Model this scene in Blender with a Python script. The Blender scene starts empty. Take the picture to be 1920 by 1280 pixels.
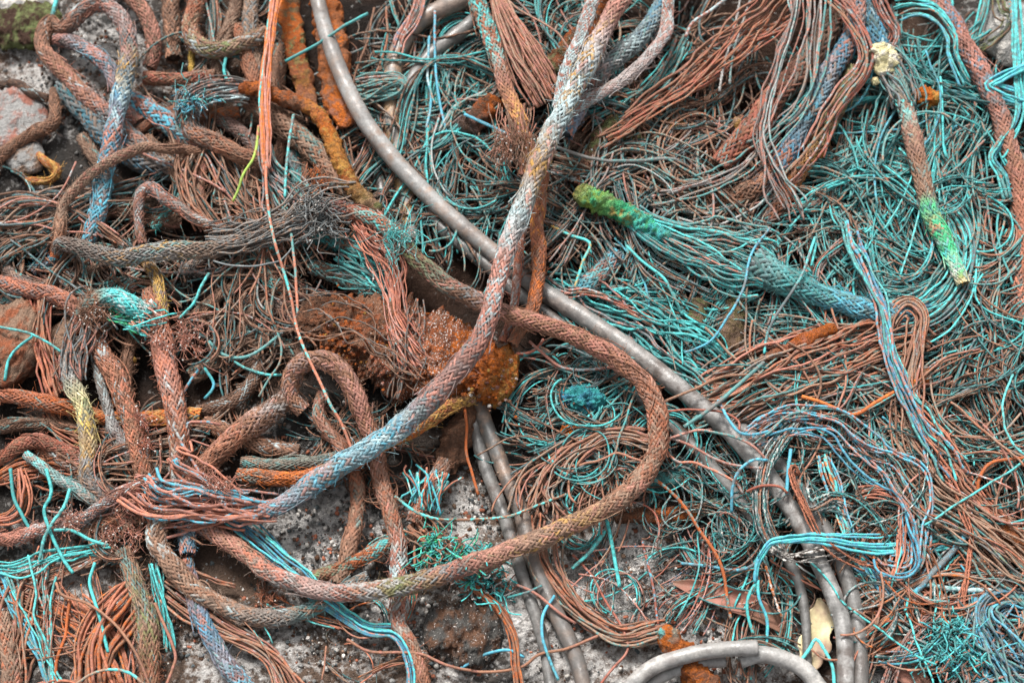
import bpy, math, random
import numpy as np
from mathutils import Vector
random.seed(7); rng = np.random.default_rng(7)
scene = bpy.context.scene; COL = scene.collection

# ------------------------------------------------------------------ camera
EXPOSURE = 1.97
S = 0.0005                                   # metres for one pixel of the 1920 px photo at the focus plane
TILT = math.radians(25); DIST = 1.4; TANH = 0.48/1.4
TGT = np.array([0.0, 0.0, 0.03])
FWD = np.array([0, math.sin(TILT), -math.cos(TILT)]); RGT = np.array([1.0, 0, 0]); UPV = np.array([0, math.cos(TILT), math.sin(TILT)])
CAM = TGT - FWD*DIST
def proj(x, y, h):
    """photo pixel + height above the ground (in px) -> world point and the size of a px there"""
    x = np.asarray(x, float); y = np.asarray(y, float); h = np.asarray(h, float)*S
    a = (x-960)/960*TANH; b = (640-y)/960*TANH
    d = FWD + a[..., None]*RGT + b[..., None]*UPV
    t = (h-CAM[2])/d[..., 2]
    return CAM + d*t[..., None], t*TANH/960
def P1(x, y, h):
    p, s = proj(np.array([x]), np.array([y]), np.array([h])); return p[0], float(s[0])
cd = bpy.data.cameras.new('camera'); co = bpy.data.objects.new('camera', cd); COL.objects.link(co)
co.location = CAM; co.rotation_euler = (TILT, 0, 0)
cd.sensor_width = 36; cd.lens = 18/TANH; cd.clip_start = 0.05; cd.clip_end = 200
cd.dof.use_dof = True; cd.dof.focus_distance = 1.36; cd.dof.aperture_fstop = 4.5
scene.camera = co

# ------------------------------------------------------------------ colours
def srgb(r, g, b):
    f = lambda c: (c/255/12.92 if c/255 <= .04045 else ((c/255+.055)/1.055)**2.4)
    return np.array([f(r), f(g), f(b)])
K = {k: srgb(*v) for k, v in dict(
 brown=(140,100,78), umber=(106,78,62), dark=(70,52,43), black=(42,36,33), rust=(152,92,66), red=(148,84,68), pink=(180,126,112),
 rose=(160,108,94), salmon=(178,112,88), whiteblue=(168,188,190), grey=(116,114,111), dgrey=(86,84,81), lgrey=(154,152,149), white=(222,216,208),
 blue=(70,130,156), sky=(84,164,186), aqua=(86,196,194), teal=(62,150,150), dteal=(44,92,94), gteal=(88,140,138), green=(66,192,132), lime=(150,178,80),
 moss=(112,120,78), orange=(198,108,44), dorange=(166,86,40), ochre=(190,146,76), yellow=(214,184,92), cream=(226,214,166), taupe=(142,116,98), slate=(104,112,114)).items()}
def C(k): return K[k] if isinstance(k, str) else np.asarray(k)

# ------------------------------------------------------------------ noise
def _h(i, j, k, s):
    n = (i*374761393 + j*668265263 + k*2147483647 + s*974711) & 0xffffffff
    n = ((n ^ (n >> 13))*1274126177) & 0xffffffff
    return ((n ^ (n >> 16)) & 0xffff)/65535.0
def vnoise(p, s=0):
    p = np.asarray(p, float); f = np.floor(p); i = f.astype(np.int64); u = p-f; u = u*u*(3-2*u)
    r = 0
    for a in (0, 1):
        for b in (0, 1):
            for c in (0, 1):
                w = (u[..., 0] if a else 1-u[..., 0])*(u[..., 1] if b else 1-u[..., 1])*(u[..., 2] if c else 1-u[..., 2])
                r = r + w*_h(i[..., 0]+a, i[..., 1]+b, i[..., 2]+c, s)
    return r*2-1
def fbm(p, o=4, s=0, g=.5):
    r = 0; a = 1
    for k in range(o): r = r + a*vnoise(p*(2.03**k), s+k*17); a *= g
    return r

# ------------------------------------------------------------------ materials
def patina(name, scale, k=12, bump=.35, rough=.78, fine=900, var=.38, spec=.3, bscale=None, bdist=.0012, grime=0.0):
    m = bpy.data.materials.new(name); m.use_nodes = True; nt = m.node_tree; nt.nodes.clear(); N = nt.nodes.new; L = nt.links.new
    out = N('ShaderNodeOutputMaterial'); b = N('ShaderNodeBsdfPrincipled'); L(b.outputs[0], out.inputs[0])
    b.inputs['Specular IOR Level'].default_value = spec
    tc = N('ShaderNodeTexCoord')
    def noise(sc, det=5, ro=.6):
        n = N('ShaderNodeTexNoise'); n.inputs['Scale'].default_value = sc; n.inputs['Detail'].default_value = det; n.inputs['Roughness'].default_value = ro
        L(tc.outputs['Object'], n.inputs['Vector']); return n.outputs[0]
    def mth(op, a, b_, cl=False):
        n = N('ShaderNodeMath'); n.operation = op; n.use_clamp = cl
        for i, v in enumerate((a, b_)):
            if isinstance(v, (int, float)): n.inputs[i].default_value = v
            else: L(v, n.inputs[i])
        return n.outputs[0]
    aA = N('ShaderNodeAttribute'); aA.attribute_name = 'colA'; aB = N('ShaderNodeAttribute'); aB.attribute_name = 'colB'
    n1 = noise(scale)
    thr = mth('ADD', mth('MULTIPLY', aA.outputs['Alpha'], -.5), .75)
    fac = mth('ADD', mth('MULTIPLY', mth('SUBTRACT', n1, thr), k), .5, True)
    mix = N('ShaderNodeMix'); mix.data_type = 'RGBA'; L(fac, mix.inputs['Factor']); L(aA.outputs['Color'], mix.inputs['A']); L(aB.outputs['Color'], mix.inputs['B'])
    n2 = noise(fine, 4, .65); n3 = noise(scale*.35, 2)
    val = mth('ADD', mth('ADD', 1-var*1.05, mth('MULTIPLY', n2, var*1.5)), mth('MULTIPLY', mth('SUBTRACT', n3, .5), var*1.2))
    src = mix.outputs['Result']
    if grime:                                                      # brown dirt dried onto it in small patches
        gm = N('ShaderNodeMix'); gm.data_type = 'RGBA'; gf = mth('MULTIPLY', mth('ADD', mth('MULTIPLY', mth('SUBTRACT', noise(310, 4, .7), .52), 9), .5, True), grime)
        L(gf, gm.inputs['Factor']); L(src, gm.inputs['A']); gm.inputs['B'].default_value = (.105, .075, .058, 1); src = gm.outputs['Result']
    hs = N('ShaderNodeHueSaturation'); L(src, hs.inputs['Color']); L(val, hs.inputs['Value'])
    n4 = noise(fine*1.2, 2, .5)                                    # pale salt grains
    sp = mth('MULTIPLY', mth('SUBTRACT', n4, mth('SUBTRACT', .84, mth('MULTIPLY', aB.outputs['Alpha'], .32))), 14, True)
    m2 = N('ShaderNodeMix'); m2.data_type = 'RGBA'; L(sp, m2.inputs['Factor']); L(hs.outputs[0], m2.inputs['A']); m2.inputs['B'].default_value = (.62, .58, .55, 1)
    L(m2.outputs['Result'], b.inputs['Base Color'])
    b.inputs['Roughness'].default_value = rough
    bp = N('ShaderNodeBump'); bp.inputs['Strength'].default_value = bump; bp.inputs['Distance'].default_value = bdist
    hgt = noise(bscale or fine*.6, 5, .7); L(mth('ADD', hgt, mth('MULTIPLY', fac, .25)), bp.inputs['Height']); L(bp.outputs[0], b.inputs['Normal'])
    return m
M = dict(
 braid=patina('corroded_braid', 170, 7, .6, .82, 900, .5, grime=.4),
 wire=patina('corroded_wire', 230, 8, .5, .76, 900, .45, grime=.34),
 crust=patina('rust_crust', 130, 6, 1.0, .92, 520, .8, .12, 330, .0055, grime=.4),
 stone=patina('stone', 60, 5, 1.0, .92, 420, .6, .12, 240, .005),
 soil=patina('soil', 150, 4.5, 1.0, .95, 560, .6, .1, 330, .006),
 leaf=patina('dry_leaf', 30, 4, .3, .6, 300, .25),
)
def hose_mat():
    m = patina('rubber', 90, 4, .5, .36, 420, .6, .55, 260, .0009)
    nt = m.node_tree; b = nt.nodes['Principled BSDF'] if 'Principled BSDF' in nt.nodes else [n for n in nt.nodes if n.type == 'BSDF_PRINCIPLED'][0]
    tc = [n for n in nt.nodes if n.type == 'TEX_COORD'][0]
    n = nt.nodes.new('ShaderNodeTexNoise'); n.inputs['Scale'].default_value = 60; n.inputs['Detail'].default_value = 4; nt.links.new(tc.outputs['Object'], n.inputs['Vector'])
    r = nt.nodes.new('ShaderNodeMapRange'); r.inputs['From Min'].default_value = .35; r.inputs['From Max'].default_value = .65; r.inputs['To Min'].default_value = .26; r.inputs['To Max'].default_value = .66
    nt.links.new(n.outputs[0], r.inputs[0]); nt.links.new(r.outputs[0], b.inputs['Roughness']); return m
M['rubber'] = hose_mat()

# ------------------------------------------------------------------ mesh building
class Geo:
    def __init__(s): s.V = []; s.F = []; s.A = []; s.B = []; s.n = 0
    def add(s, V, F, A, B):
        V = V.reshape(-1, 3); s.V.append(V); s.F.append(F.reshape(-1, 4)+s.n); s.A.append(A.reshape(-1, 4)); s.B.append(B.reshape(-1, 4)); s.n += len(V)
    def build(s, name, mat, parent=None, origin=None, smooth=True):
        V = np.concatenate(s.V); F = np.concatenate(s.F); A = np.concatenate(s.A); B = np.concatenate(s.B)
        if parent is not None: origin = np.array(parent.location)
        elif origin is None: origin = V.mean(0)*np.array([1, 1, 0]) + np.array([0, 0, V[:, 2].min()])
        me = bpy.data.meshes.new(name); nv, nf = len(V), len(F)
        me.vertices.add(nv); me.vertices.foreach_set('co', (V-origin).astype(np.float32).ravel())
        me.loops.add(nf*4); me.loops.foreach_set('vertex_index', F.astype(np.int32).ravel())
        me.polygons.add(nf); me.polygons.foreach_set('loop_start', np.arange(0, nf*4, 4, dtype=np.int32)); me.polygons.foreach_set('loop_total', np.full(nf, 4, np.int32))
        me.update(calc_edges=True)
        if smooth: me.polygons.foreach_set('use_smooth', np.ones(nf, bool))
        for nm, D in (('colA', A), ('colB', B)):
            a = me.color_attributes.new(nm, 'FLOAT_COLOR', 'POINT'); a.data.foreach_set('color', D.astype(np.float32).ravel())
        me.materials.append(M[mat] if isinstance(mat, str) else mat)
        o = bpy.data.objects.new(name, me); COL.objects.link(o); o.location = origin
        if parent is not None: o.parent = parent; o.location = (0, 0, 0)
        return o
def tag(o, label=None, cat=None, group=None, kind=None):
    for k, v in (('label', label), ('category', cat), ('group', group), ('kind', kind)):
        if v: o[k] = v
    return o
def thing(name, loc, label, cat, group=None):
    o = bpy.data.objects.new(name, None); COL.objects.link(o); o.location = loc; o.empty_display_size = .01
    return tag(o, label, cat, group)
def grid_faces(n, m, closed):
    """n rings of m points -> quads"""
    i = np.arange(n-1)[:, None]*m; j = np.arange(m if closed else m-1)[None, :]; j2 = (j+1) % m
    return np.stack([i+j, i+j2, i+m+j2, i+m+j], -1).reshape(-1, 4)
def tubes(g, P, R, A, B, sides=5):
    """P (N,M,3) centre lines, R (N,M) radii, A/B (N,M,4)"""
    N_, M_, _ = P.shape
    T = np.gradient(P, axis=1); T /= np.linalg.norm(T, axis=2, keepdims=True)+1e-12
    ref = np.array([.13, .21, 1.0]); n = np.cross(T, ref); n /= np.linalg.norm(n, axis=2, keepdims=True)+1e-9
    b = np.cross(n, T)
    P = np.concatenate([P[:, :1], P, P[:, -1:]], 1); n = np.concatenate([n[:, :1], n, n[:, -1:]], 1); b = np.concatenate([b[:, :1], b, b[:, -1:]], 1)
    R = np.concatenate([R[:, :1]*.05, R, R[:, -1:]*.05], 1)
    A = np.concatenate([A[:, :1], A, A[:, -1:]], 1); B = np.concatenate([B[:, :1], B, B[:, -1:]], 1)
    th = np.arange(sides)*2*np.pi/sides
    V = P[:, :, None, :] + R[:, :, None, None]*(np.cos(th)[:, None]*n[:, :, None, :] + np.sin(th)[:, None]*b[:, :, None, :])
    f = grid_faces(M_+2, sides, True); F = f[None] + (np.arange(N_)*(M_+2)*sides)[:, None, None]
    rep = lambda X: np.broadcast_to(X[:, :, None, :], V.shape[:3]+(4,))
    g.add(V, F, rep(A), rep(B))
def catmull(pts, step=4.0, wob=0, seed=0):
    """control points (any number of columns) -> dense samples, spaced by `step` px"""
    p = np.asarray(pts, float); n = len(p)
    if n == 2: p = np.stack([p[0], (p[0]+p[1])/2, p[1]]); n = 3
    q = np.vstack([2*p[0]-p[1], p, 2*p[-1]-p[-2]]); out = []
    for i in range(n-1):
        t = np.linspace(0, 1, 24, endpoint=False)[:, None]; a, b, c, d = q[i], q[i+1], q[i+2], q[i+3]
        out.append(.5*(2*b + (c-a)*t + (2*a-5*b+4*c-d)*t*t + (3*b-a-3*c+d)*t**3))
    out = np.vstack(out+[p[-1:]]); L = np.r_[0, np.cumsum(np.linalg.norm(np.diff(out[:, :3], axis=0), axis=1))]
    m = max(6, int(L[-1]/step)+1); s = np.linspace(0, L[-1], m)
    r = np.stack([np.interp(s, L, out[:, k]) for k in range(out.shape[1])], 1)
    if wob:
        z = np.zeros(m); q1 = np.stack([s/70, z+seed*7.3, z], 1)
        r[:, 0] += wob*fbm(q1, 3, seed); r[:, 1] += wob*fbm(q1+31, 3, seed+5)
    return r, s
def ext(pts, far=170):
    """what leaves the photo goes on for a hand's breadth and sinks onto the ground"""
    pts = [tuple(map(float, p)) for p in pts]
    for end in (0, -1):
        p, q = pts[end], pts[1 if end == 0 else -2]
        if not (0 <= p[0] <= 1920 and 0 <= p[1] <= 1280):
            l = math.hypot(p[0]-q[0], p[1]-q[1])+1e-6; n = (p[0]+(p[0]-q[0])/l*far, p[1]+(p[1]-q[1])/l*far, min(p[2], p[3]*.5+12+.4*p[2]))+p[3:]
            pts = [n]+pts if end == 0 else pts+[n]
    return pts
def frames(P):
    T = np.gradient(P, axis=0); T /= np.linalg.norm(T, axis=1, keepdims=True)+1e-12
    n = np.zeros_like(P); v = np.cross(T[0], [0, 0, 1.0]); v /= np.linalg.norm(v)+1e-9
    for i in range(len(P)):
        v = v - T[i]*np.dot(v, T[i]); v /= np.linalg.norm(v)+1e-12; n[i] = v
    return T, n, np.cross(n, T)
def stops(cols, s):
    """cols: list of (t, A, B, m[, speck]) -> A(n,3), B(n,3), m(n), speck(n) at normalised s"""
    if not isinstance(cols, list): cols = [cols]
    cols = [c if not isinstance(c[0], str) else (0,)+tuple(c) for c in cols]
    t = [c[0] for c in cols]
    A = np.stack([np.interp(s, t, [C(c[1])[k] for c in cols]) for k in range(3)], 1); B = np.stack([np.interp(s, t, [C(c[2])[k] for c in cols]) for k in range(3)], 1)
    return A, B, np.interp(s, t, [c[3] for c in cols]), np.interp(s, t, [c[4] if len(c) > 4 else .15 for c in cols])
def hairs(g, P, nrm, r, A, seedn, n, ln=10, thick=.55, px=S):
    """short broken fibres standing off a surface: P (k,3) axis points, nrm (k,3)x2 frame"""
    k = rng.integers(2, len(P)-2, n); th = rng.uniform(0, 2*np.pi, n)
    d = np.cos(th)[:, None]*nrm[0][k] + np.sin(th)[:, None]*nrm[1][k]; base = P[k] + d*r[k][:, None]*.95
    T = P[np.minimum(k+1, len(P)-1)]-P[k-1]; T /= np.linalg.norm(T, axis=1, keepdims=True)+1e-12
    dir_ = d*rng.uniform(.2, 1, (n, 1)) + T*rng.uniform(-1.2, 1.2, (n, 1)); bend = rng.normal(0, .5, (n, 3))
    t = np.linspace(0, 1, 5)[None, :, None]; l = (rng.uniform(.4, 1.5, n)*ln*px)[:, None, None]
    Q = base[:, None] + (dir_[:, None]*t + bend[:, None]*t*t)*l
    R = np.full((n, 5), thick*px)*rng.uniform(.6, 1.3, (n, 1)); a = np.concatenate([A[k]*rng.uniform(.7, 1.3, (n, 1)), np.zeros((n, 1))], 1)
    a = np.broadcast_to(a[:, None], (n, 5, 4)); tubes(g, Q, R, a, a*np.array([1, 1, 1, 0]), 3)

# ------------------------------------------------------------------ braided rope
def braid_geo(g, pts, cols, n=14, alpha=33, gap=.2, wob=3.4, fuzz=.12, amp=.055, seed=None, flat=1.0, twill=True):
    seed = int(rng.integers(1, 9999)) if seed is None else seed
    n = {6: 10, 8: 14, 10: 16, 12: 18}.get(n, n); alpha = min(alpha, 34)-1; gap += .1
    pts = [(p[0], p[1], p[2], p[3]*.93) for p in ext(pts)]; c, s = catmull(pts, 3.0, wob, seed); P, px = proj(c[:, 0], c[:, 1], c[:, 2]); r = c[:, 3]/2*px
    m = len(P); T, n1, n2 = frames(P); u = s/s[-1]
    r = r*(1+.085*fbm(np.stack([s/34, s*0+seed, s*0], 1), 3, seed))
    A, B, mm, sp = stops(cols, u)
    th = np.linspace(0, 2*np.pi, 12, endpoint=False)                          # core
    Vc = P[:, None] + r[:, None, None]*.8*(np.cos(th)[None, :, None]*n1[:, None] + flat*np.sin(th)[None, :, None]*n2[:, None])
    Vc[0] = P[0]; Vc[-1] = P[-1]
    a4 = np.concatenate([A*.16+C('black')*.2, mm[:, None]*.3], 1); b4 = np.concatenate([B*.2, sp[:, None]*.2], 1)
    rp = lambda X, k: np.broadcast_to(X[:, None], (m, k, 4))
    g.add(Vc, grid_faces(m, 12, True), rp(a4, 12), rp(b4, 12))
    dl = 2*np.pi/n; rm = c[:, 3].mean()/2
    om = math.tan(math.radians(alpha))/rm                                     # radians per px
    om = max(.5, round(om*s[-1]/dl))*dl/s[-1] if s[-1] > 60 else om
    w = dl*math.cos(math.radians(alpha))*(1-gap)/2
    prof = np.array([[-1.0, -.5], [-.5, .45], [.5, .45], [1.0, -.5]])
    for d in (1, -1):
        for i in range(n):
            ang = i*dl + d*om*s; k = 2*om*s/dl
            ph = (2*i+k-.5)/4 if d > 0 else (2*i-k-.5)/4
            ov = np.cos(2*np.pi*ph)*(1 if d > 0 else -1) if twill else np.cos(np.pi*k)*d
            q = np.stack([s/26, s*0+i*5.1+seed, s*0+d*9], 1); ww = w*(1+.42*vnoise(q, 3)); ja = .09*vnoise(q*.7, 8); lift = amp*ov + .035*vnoise(q*2, 4)
            # ribbon across-direction: mix of the ring direction and the axis
            ca, sa = math.cos(math.radians(alpha)), math.sin(math.radians(alpha))
            an = ang+ja
            er = np.cos(an)[:, None]*n1 + flat*np.sin(an)[:, None]*n2; et = -np.sin(an)[:, None]*n1 + flat*np.cos(an)[:, None]*n2
            across = et*ca - d*T*sa
            V = np.zeros((m, 4, 3))
            for j, (ax, hz) in enumerate(prof):
                V[:, j] = P + er*(r*(.93+lift+hz*.09-.5*(ax*ww)**2))[:, None] + across*(r*ax*ww/ca*ca)[:, None]
            jit = rng.uniform(.76, 1.2); mj = np.clip(mm + rng.normal(0, .14) + .3*vnoise(q*.55, 6), 0, 1)
            gr = np.clip(vnoise(q*.8, 12)*.9-.1, 0, .55)[:, None]
            fl = np.clip(vnoise(np.stack([s/44, s*0+i*.55+seed*1.3, s*0+d*3], 1), 21)*3-.9, 0, .75)[:, None]; fc = K[('gteal', 'whiteblue', 'pink', 'gteal', 'taupe')[seed % 5]]
            a = np.concatenate([(A*(1-fl)+fc*fl)*jit*(1-gr)+K['dark']*gr, mj[:, None]], 1); b = np.concatenate([B*jit, sp[:, None]], 1)
            g.add(V, grid_faces(m, 4, False), rp(a, 4), rp(b, 4))
    hairs(g, P, (n1, n2), r, A*1.05, seed, max(8, int((.35+fuzz*1.8)*s[-1])), 9, .36, S)
    nl = max(2, int(s[-1]/55)); t = np.linspace(0, 1, 12)                       # wires pulled out of the braid
    for _ in range(nl):
        k0 = int(rng.integers(1, max(2, m-20))); sp_ = int(rng.integers(9, 22)); k = np.clip(k0+(t*sp_).astype(int), 0, m-1); th = rng.uniform(0, np.pi)+rng.uniform(-1, 1)*t; lf = rng.uniform(.05, .32)*np.sin(np.pi*t)+.02
        if rng.uniform() < .4: lf = rng.uniform(.2, .7)*t**2+.02
        Q = P[k] + (np.cos(th)[:, None]*n1[k] + flat*np.sin(th)[:, None]*n2[k])*(r[k]*(1.0+lf))[:, None]; aa = np.concatenate([A[k]*rng.uniform(.7, 1.25), mm[k][:, None]], 1); bb = np.concatenate([B[k], sp[k][:, None]], 1)
        tubes(g, Q[None], np.full((1, 12), rng.uniform(.7, 1.5)*S), aa[None], bb[None], 5)
    return P, r
ROPES = {}
def rope(label, pts, cols, extra=None, cat='braided rope', name='braided_rope', group='braided copper ropes in the tangle', **kw):
    """extra: function(parent) that adds frayed parts; then the rope is an Empty with parts, else one mesh"""
    g = Geo(); P, r = braid_geo(g, pts, cols, **kw)
    if extra:
        t = thing(name, P[len(P)//2]*np.array([1, 1, 0]) + np.array([0, 0, max(0.0, P[:, 2].min()-r.max())]), label, cat, group)
        g.build('braid', 'braid', t); extra(t)
    else:
        t = tag(g.build(name, 'braid'), label, cat, group)
    return t

# ------------------------------------------------------------------ lumpy corroded bodies
def lumpy_geo(g, pts, cols, amp=.22, flat=1.0, step=3.0, fs=18, sides=28, seed=None, wob=2, sharp=False, round_end=True, oct=5, rough=.55, ridge=False):
    seed = int(rng.integers(1, 9999)) if seed is None else seed
    c, s = catmull(pts, step, wob, seed); P, px = proj(c[:, 0], c[:, 1], c[:, 2]); r = c[:, 3]/2*px; m = len(P); T, n1, n2 = frames(P); u = s/s[-1]
    if round_end:
        e = np.minimum(s, s[-1]-s)/(c[:, 3]*.35); r = r*np.sqrt(np.clip(1-(1-np.clip(e, 0, 1))**2, .0004, 1))
    th = np.linspace(0, 2*np.pi, sides, endpoint=False); cs, sn = np.cos(th), np.sin(th)
    if sharp: q = 1/np.maximum(np.abs(cs), np.abs(sn))**.7; cs, sn = cs*q, sn*q
    D = cs[None, :, None]*n1[:, None] + flat*sn[None, :, None]*n2[:, None]
    V = P[:, None] + r[:, None, None]*D
    nz = fbm(V/(fs*S)+seed*3.7, oct, seed, rough); nz = nz - .55*np.abs(fbm(V/(fs*.45*S), 5, seed+4, .6)) + .25*np.round(nz*3)/3 if ridge else nz; V = V + D*(r[:, None]*amp*nz)[..., None]
    A, B, mm, sp = stops(cols, u)
    hue = fbm(V/(16*S)+9, 4, seed+2, .7)
    a = np.concatenate([np.broadcast_to(A[:, None], V.shape), np.clip(mm[:, None]+.3*hue, 0, 1)[..., None]], 2)
    b = np.concatenate([np.broadcast_to(B[:, None], V.shape), np.broadcast_to(sp[:, None, None], V.shape[:2]+(1,))], 2)
    g.add(V, grid_faces(m, sides, True), a, b); return P, r, (n1, n2), A
def lumpy(label, pts, cols, cat, name, group=None, mat='crust', fuzz=0, extra=None, **kw):
    g = Geo(); P, r, f, A = lumpy_geo(g, pts, cols, **kw)
    if fuzz: hairs(g, P, f, r, A, 0, fuzz, 12, .5)
    if extra: extra(g)
    return tag(g.build(name, mat), label, cat, group)

# ------------------------------------------------------------------ smooth rubber hose
def hose(label, pts, cols, cat='hose', name='rubber_hose', group='grey rubber hoses', capped=0, extra=None):
    g = Geo(); c, s = catmull(ext(pts), 4, 1.0, 3); P, px = proj(c[:, 0], c[:, 1], c[:, 2]); r = c[:, 3]/2*px
    r = r*(1+.02*fbm(np.stack([s/50, s*0, s*0+len(s)], 1), 3, 2)); T, n1, n2 = frames(P); th = np.linspace(0, 2*np.pi, 20, endpoint=False)
    V = P[:, None] + r[:, None, None]*(np.cos(th)[None, :, None]*n1[:, None] + np.sin(th)[None, :, None]*n2[:, None])
    nk = 1+.03*fbm(V/(9*S), 3, 2); V = P[:, None]+(V-P[:, None])*nk[..., None]
    V = np.concatenate([P[:1, None]+0*V[:1], V, P[-1:, None]+0*V[:1]], 0); m = len(V)
    u = np.r_[0, s/s[-1], 1]; A, B, mm, sp = stops(cols, u)
    mud = np.clip(.9*fbm(V/(40*S), 4, 5)+.25, 0, 1)                             # mud that stuck to the rubber in places
    a = np.concatenate([np.broadcast_to(A[:, None]*.82, V.shape)*(1-.55*mud[..., None])+C('umber')*.5*.55*mud[..., None], np.broadcast_to(mm[:, None, None], (m, 20, 1))], 2); b = np.broadcast_to(np.concatenate([B, sp[:, None]], 1)[:, None], (m, 20, 4))
    g.add(V, grid_faces(m, 20, True), a, b)
    return tag(g.build(name, 'rubber'), label, cat, group)

# ------------------------------------------------------------------ wire strands
def strand_cols(N_, M_, pal):
    """one (A,B,m) of the palette for each strand"""
    w = np.array([p[3] if len(p) > 3 else 1 for p in pal], float); k = rng.choice(len(pal), N_, p=w/w.sum())
    j = rng.uniform(.78, 1.22, (N_, 1))
    A = np.stack([C(pal[i][0]) for i in k])*j; B = np.stack([C(pal[i][1]) for i in k])*j; m = np.array([pal[i][2] for i in k])
    A4 = np.broadcast_to(np.concatenate([A, m[:, None]], 1)[:, None], (N_, M_, 4)); B4 = np.broadcast_to(np.concatenate([B, np.full((N_, 1), .1)], 1)[:, None], (N_, M_, 4))
    return A4, B4
def ply_tubes(g, c, dia, A, B, ply, pitch=15, sides=4):
    """c (N,M,3) px paths -> tubes, twisted of `ply` yarns"""
    N_, M_, _ = c.shape; P, px = proj(c[..., 0], c[..., 1], c[..., 2]); dia = np.broadcast_to(np.asarray(dia, float).reshape(-1, 1), (N_, M_))
    if ply <= 1: tubes(g, P, dia/2*px, A, B, 6 if sides > 4 else 5); return
    T = np.gradient(P, axis=1); T /= np.linalg.norm(T, axis=2, keepdims=True)+1e-12
    n = np.cross(T, [.1, .2, 1.0]); n /= np.linalg.norm(n, axis=2, keepdims=True)+1e-9; b = np.cross(n, T)
    L = np.concatenate([np.zeros((N_, 1)), np.cumsum(np.linalg.norm(np.diff(c, axis=1), axis=2), 1)], 1)
    for k in range(ply):
        ph = 2*np.pi*(L/pitch + k/ply); off = (dia*px*.27)[..., None]*(np.cos(ph)[..., None]*n + np.sin(ph)[..., None]*b)
        j = np.array([1, 1, 1, 1.0])*(1 if k == 0 else .72); j[3] = 1
        tubes(g, P+off, dia*.30*px, A*j, B*j, sides)
def hank_paths(pts, n, step=7, twist=1.2, wander=.3, trim=.14, hfac=.5, seed=None, spread=1.4, splay=.35):
    """n strand paths that follow pts (x,y,h,width): offsets inside the hank turn slowly and wander"""
    seed = int(rng.integers(1, 9999)) if seed is None else seed
    pts = [(p[0], p[1], p[2], p[3]*spread) for p in ext(pts)]; wander *= 1.75; c, s = catmull(pts, step, 1.5, seed); L = s[-1]; d = np.gradient(c[:, :2], axis=0); d /= np.linalg.norm(d, axis=1, keepdims=True)+1e-9; nx = np.stack([-d[:, 1], d[:, 0]], 1)
    out = []; n = min(90, int(n*1.35+.5))
    for i in range(n):
        rr = math.sqrt(rng.uniform(.02, 1)); ph = rng.uniform(0, 2*np.pi) + twist*rng.uniform(.3, 1)*s/L*2
        q = np.stack([s/max(110, L*.3), s*0+i*3.3+seed, s*0], 1)
        w1 = rr*np.cos(ph) + wander*fbm(q, 3, seed) + .5*wander*vnoise(q*.45, seed+31); w2 = rr*np.sin(ph) + wander*fbm(q+50, 3, seed+3)
        sl = rng.normal(0, .45); w1 = w1*(1+splay*((s/L)*2-1)**2) + splay*sl*((s/L)*2-1)
        if rng.uniform() < .3: w1 = w1 + rng.normal(0, .7)*np.clip((s/L-rng.uniform(.2, .8))*3, -1, 1)      # a stray
        kq = np.stack([s/17, s*0+i*2.1+seed, s*0], 1); kx, ky = 1.2*vnoise(kq, 9), 1.2*vnoise(kq, 14)
        k = np.stack([c[:, 0]+nx[:, 0]*w1*c[:, 3]/2+kx, c[:, 1]+nx[:, 1]*w1*c[:, 3]/2+ky, np.maximum(3, c[:, 2]+w2*c[:, 3]*.5*hfac)], 1)
        a = int(len(k)*trim*rng.uniform(0, 1)**2); b = len(k)-int(len(k)*trim*rng.uniform(0, 1)**2); out.append(k[a:max(b, a+5)])
    return out
def hank(label, pts, n, dia, pal, ply=1, cat='unravelled cable', name='unravelled_cable', group='unravelled wire cables', split=True, **kw):
    """a cable whose wires have come loose: Empty > one mesh for each strand"""
    ps = hank_paths(pts, n, **kw); p0, _ = P1(pts[len(pts)//2][0], pts[len(pts)//2][1], 0)
    t = thing(name, p0, label, cat, group)
    for k in ps:
        g = Geo(); A, B = strand_cols(1, len(k), pal); ply_tubes(g, k[None], dia*rng.uniform(.52, .95), A, B, ply, sides=5 if ply == 1 else 4); g.build('strand', 'wire', t)
    return t
def fan(parent, pts, n, dia, pal, part='frayed_end', ply=1, **kw):
    """the loose wires at a rope's end: one part of that rope"""
    g = Geo()
    for k in hank_paths(pts, n, **kw):
        A, B = strand_cols(1, len(k), pal); ply_tubes(g, k[None], dia*rng.uniform(.52, .95), A, B, ply, sides=5)
    return g.build(part, 'wire', parent)
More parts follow.
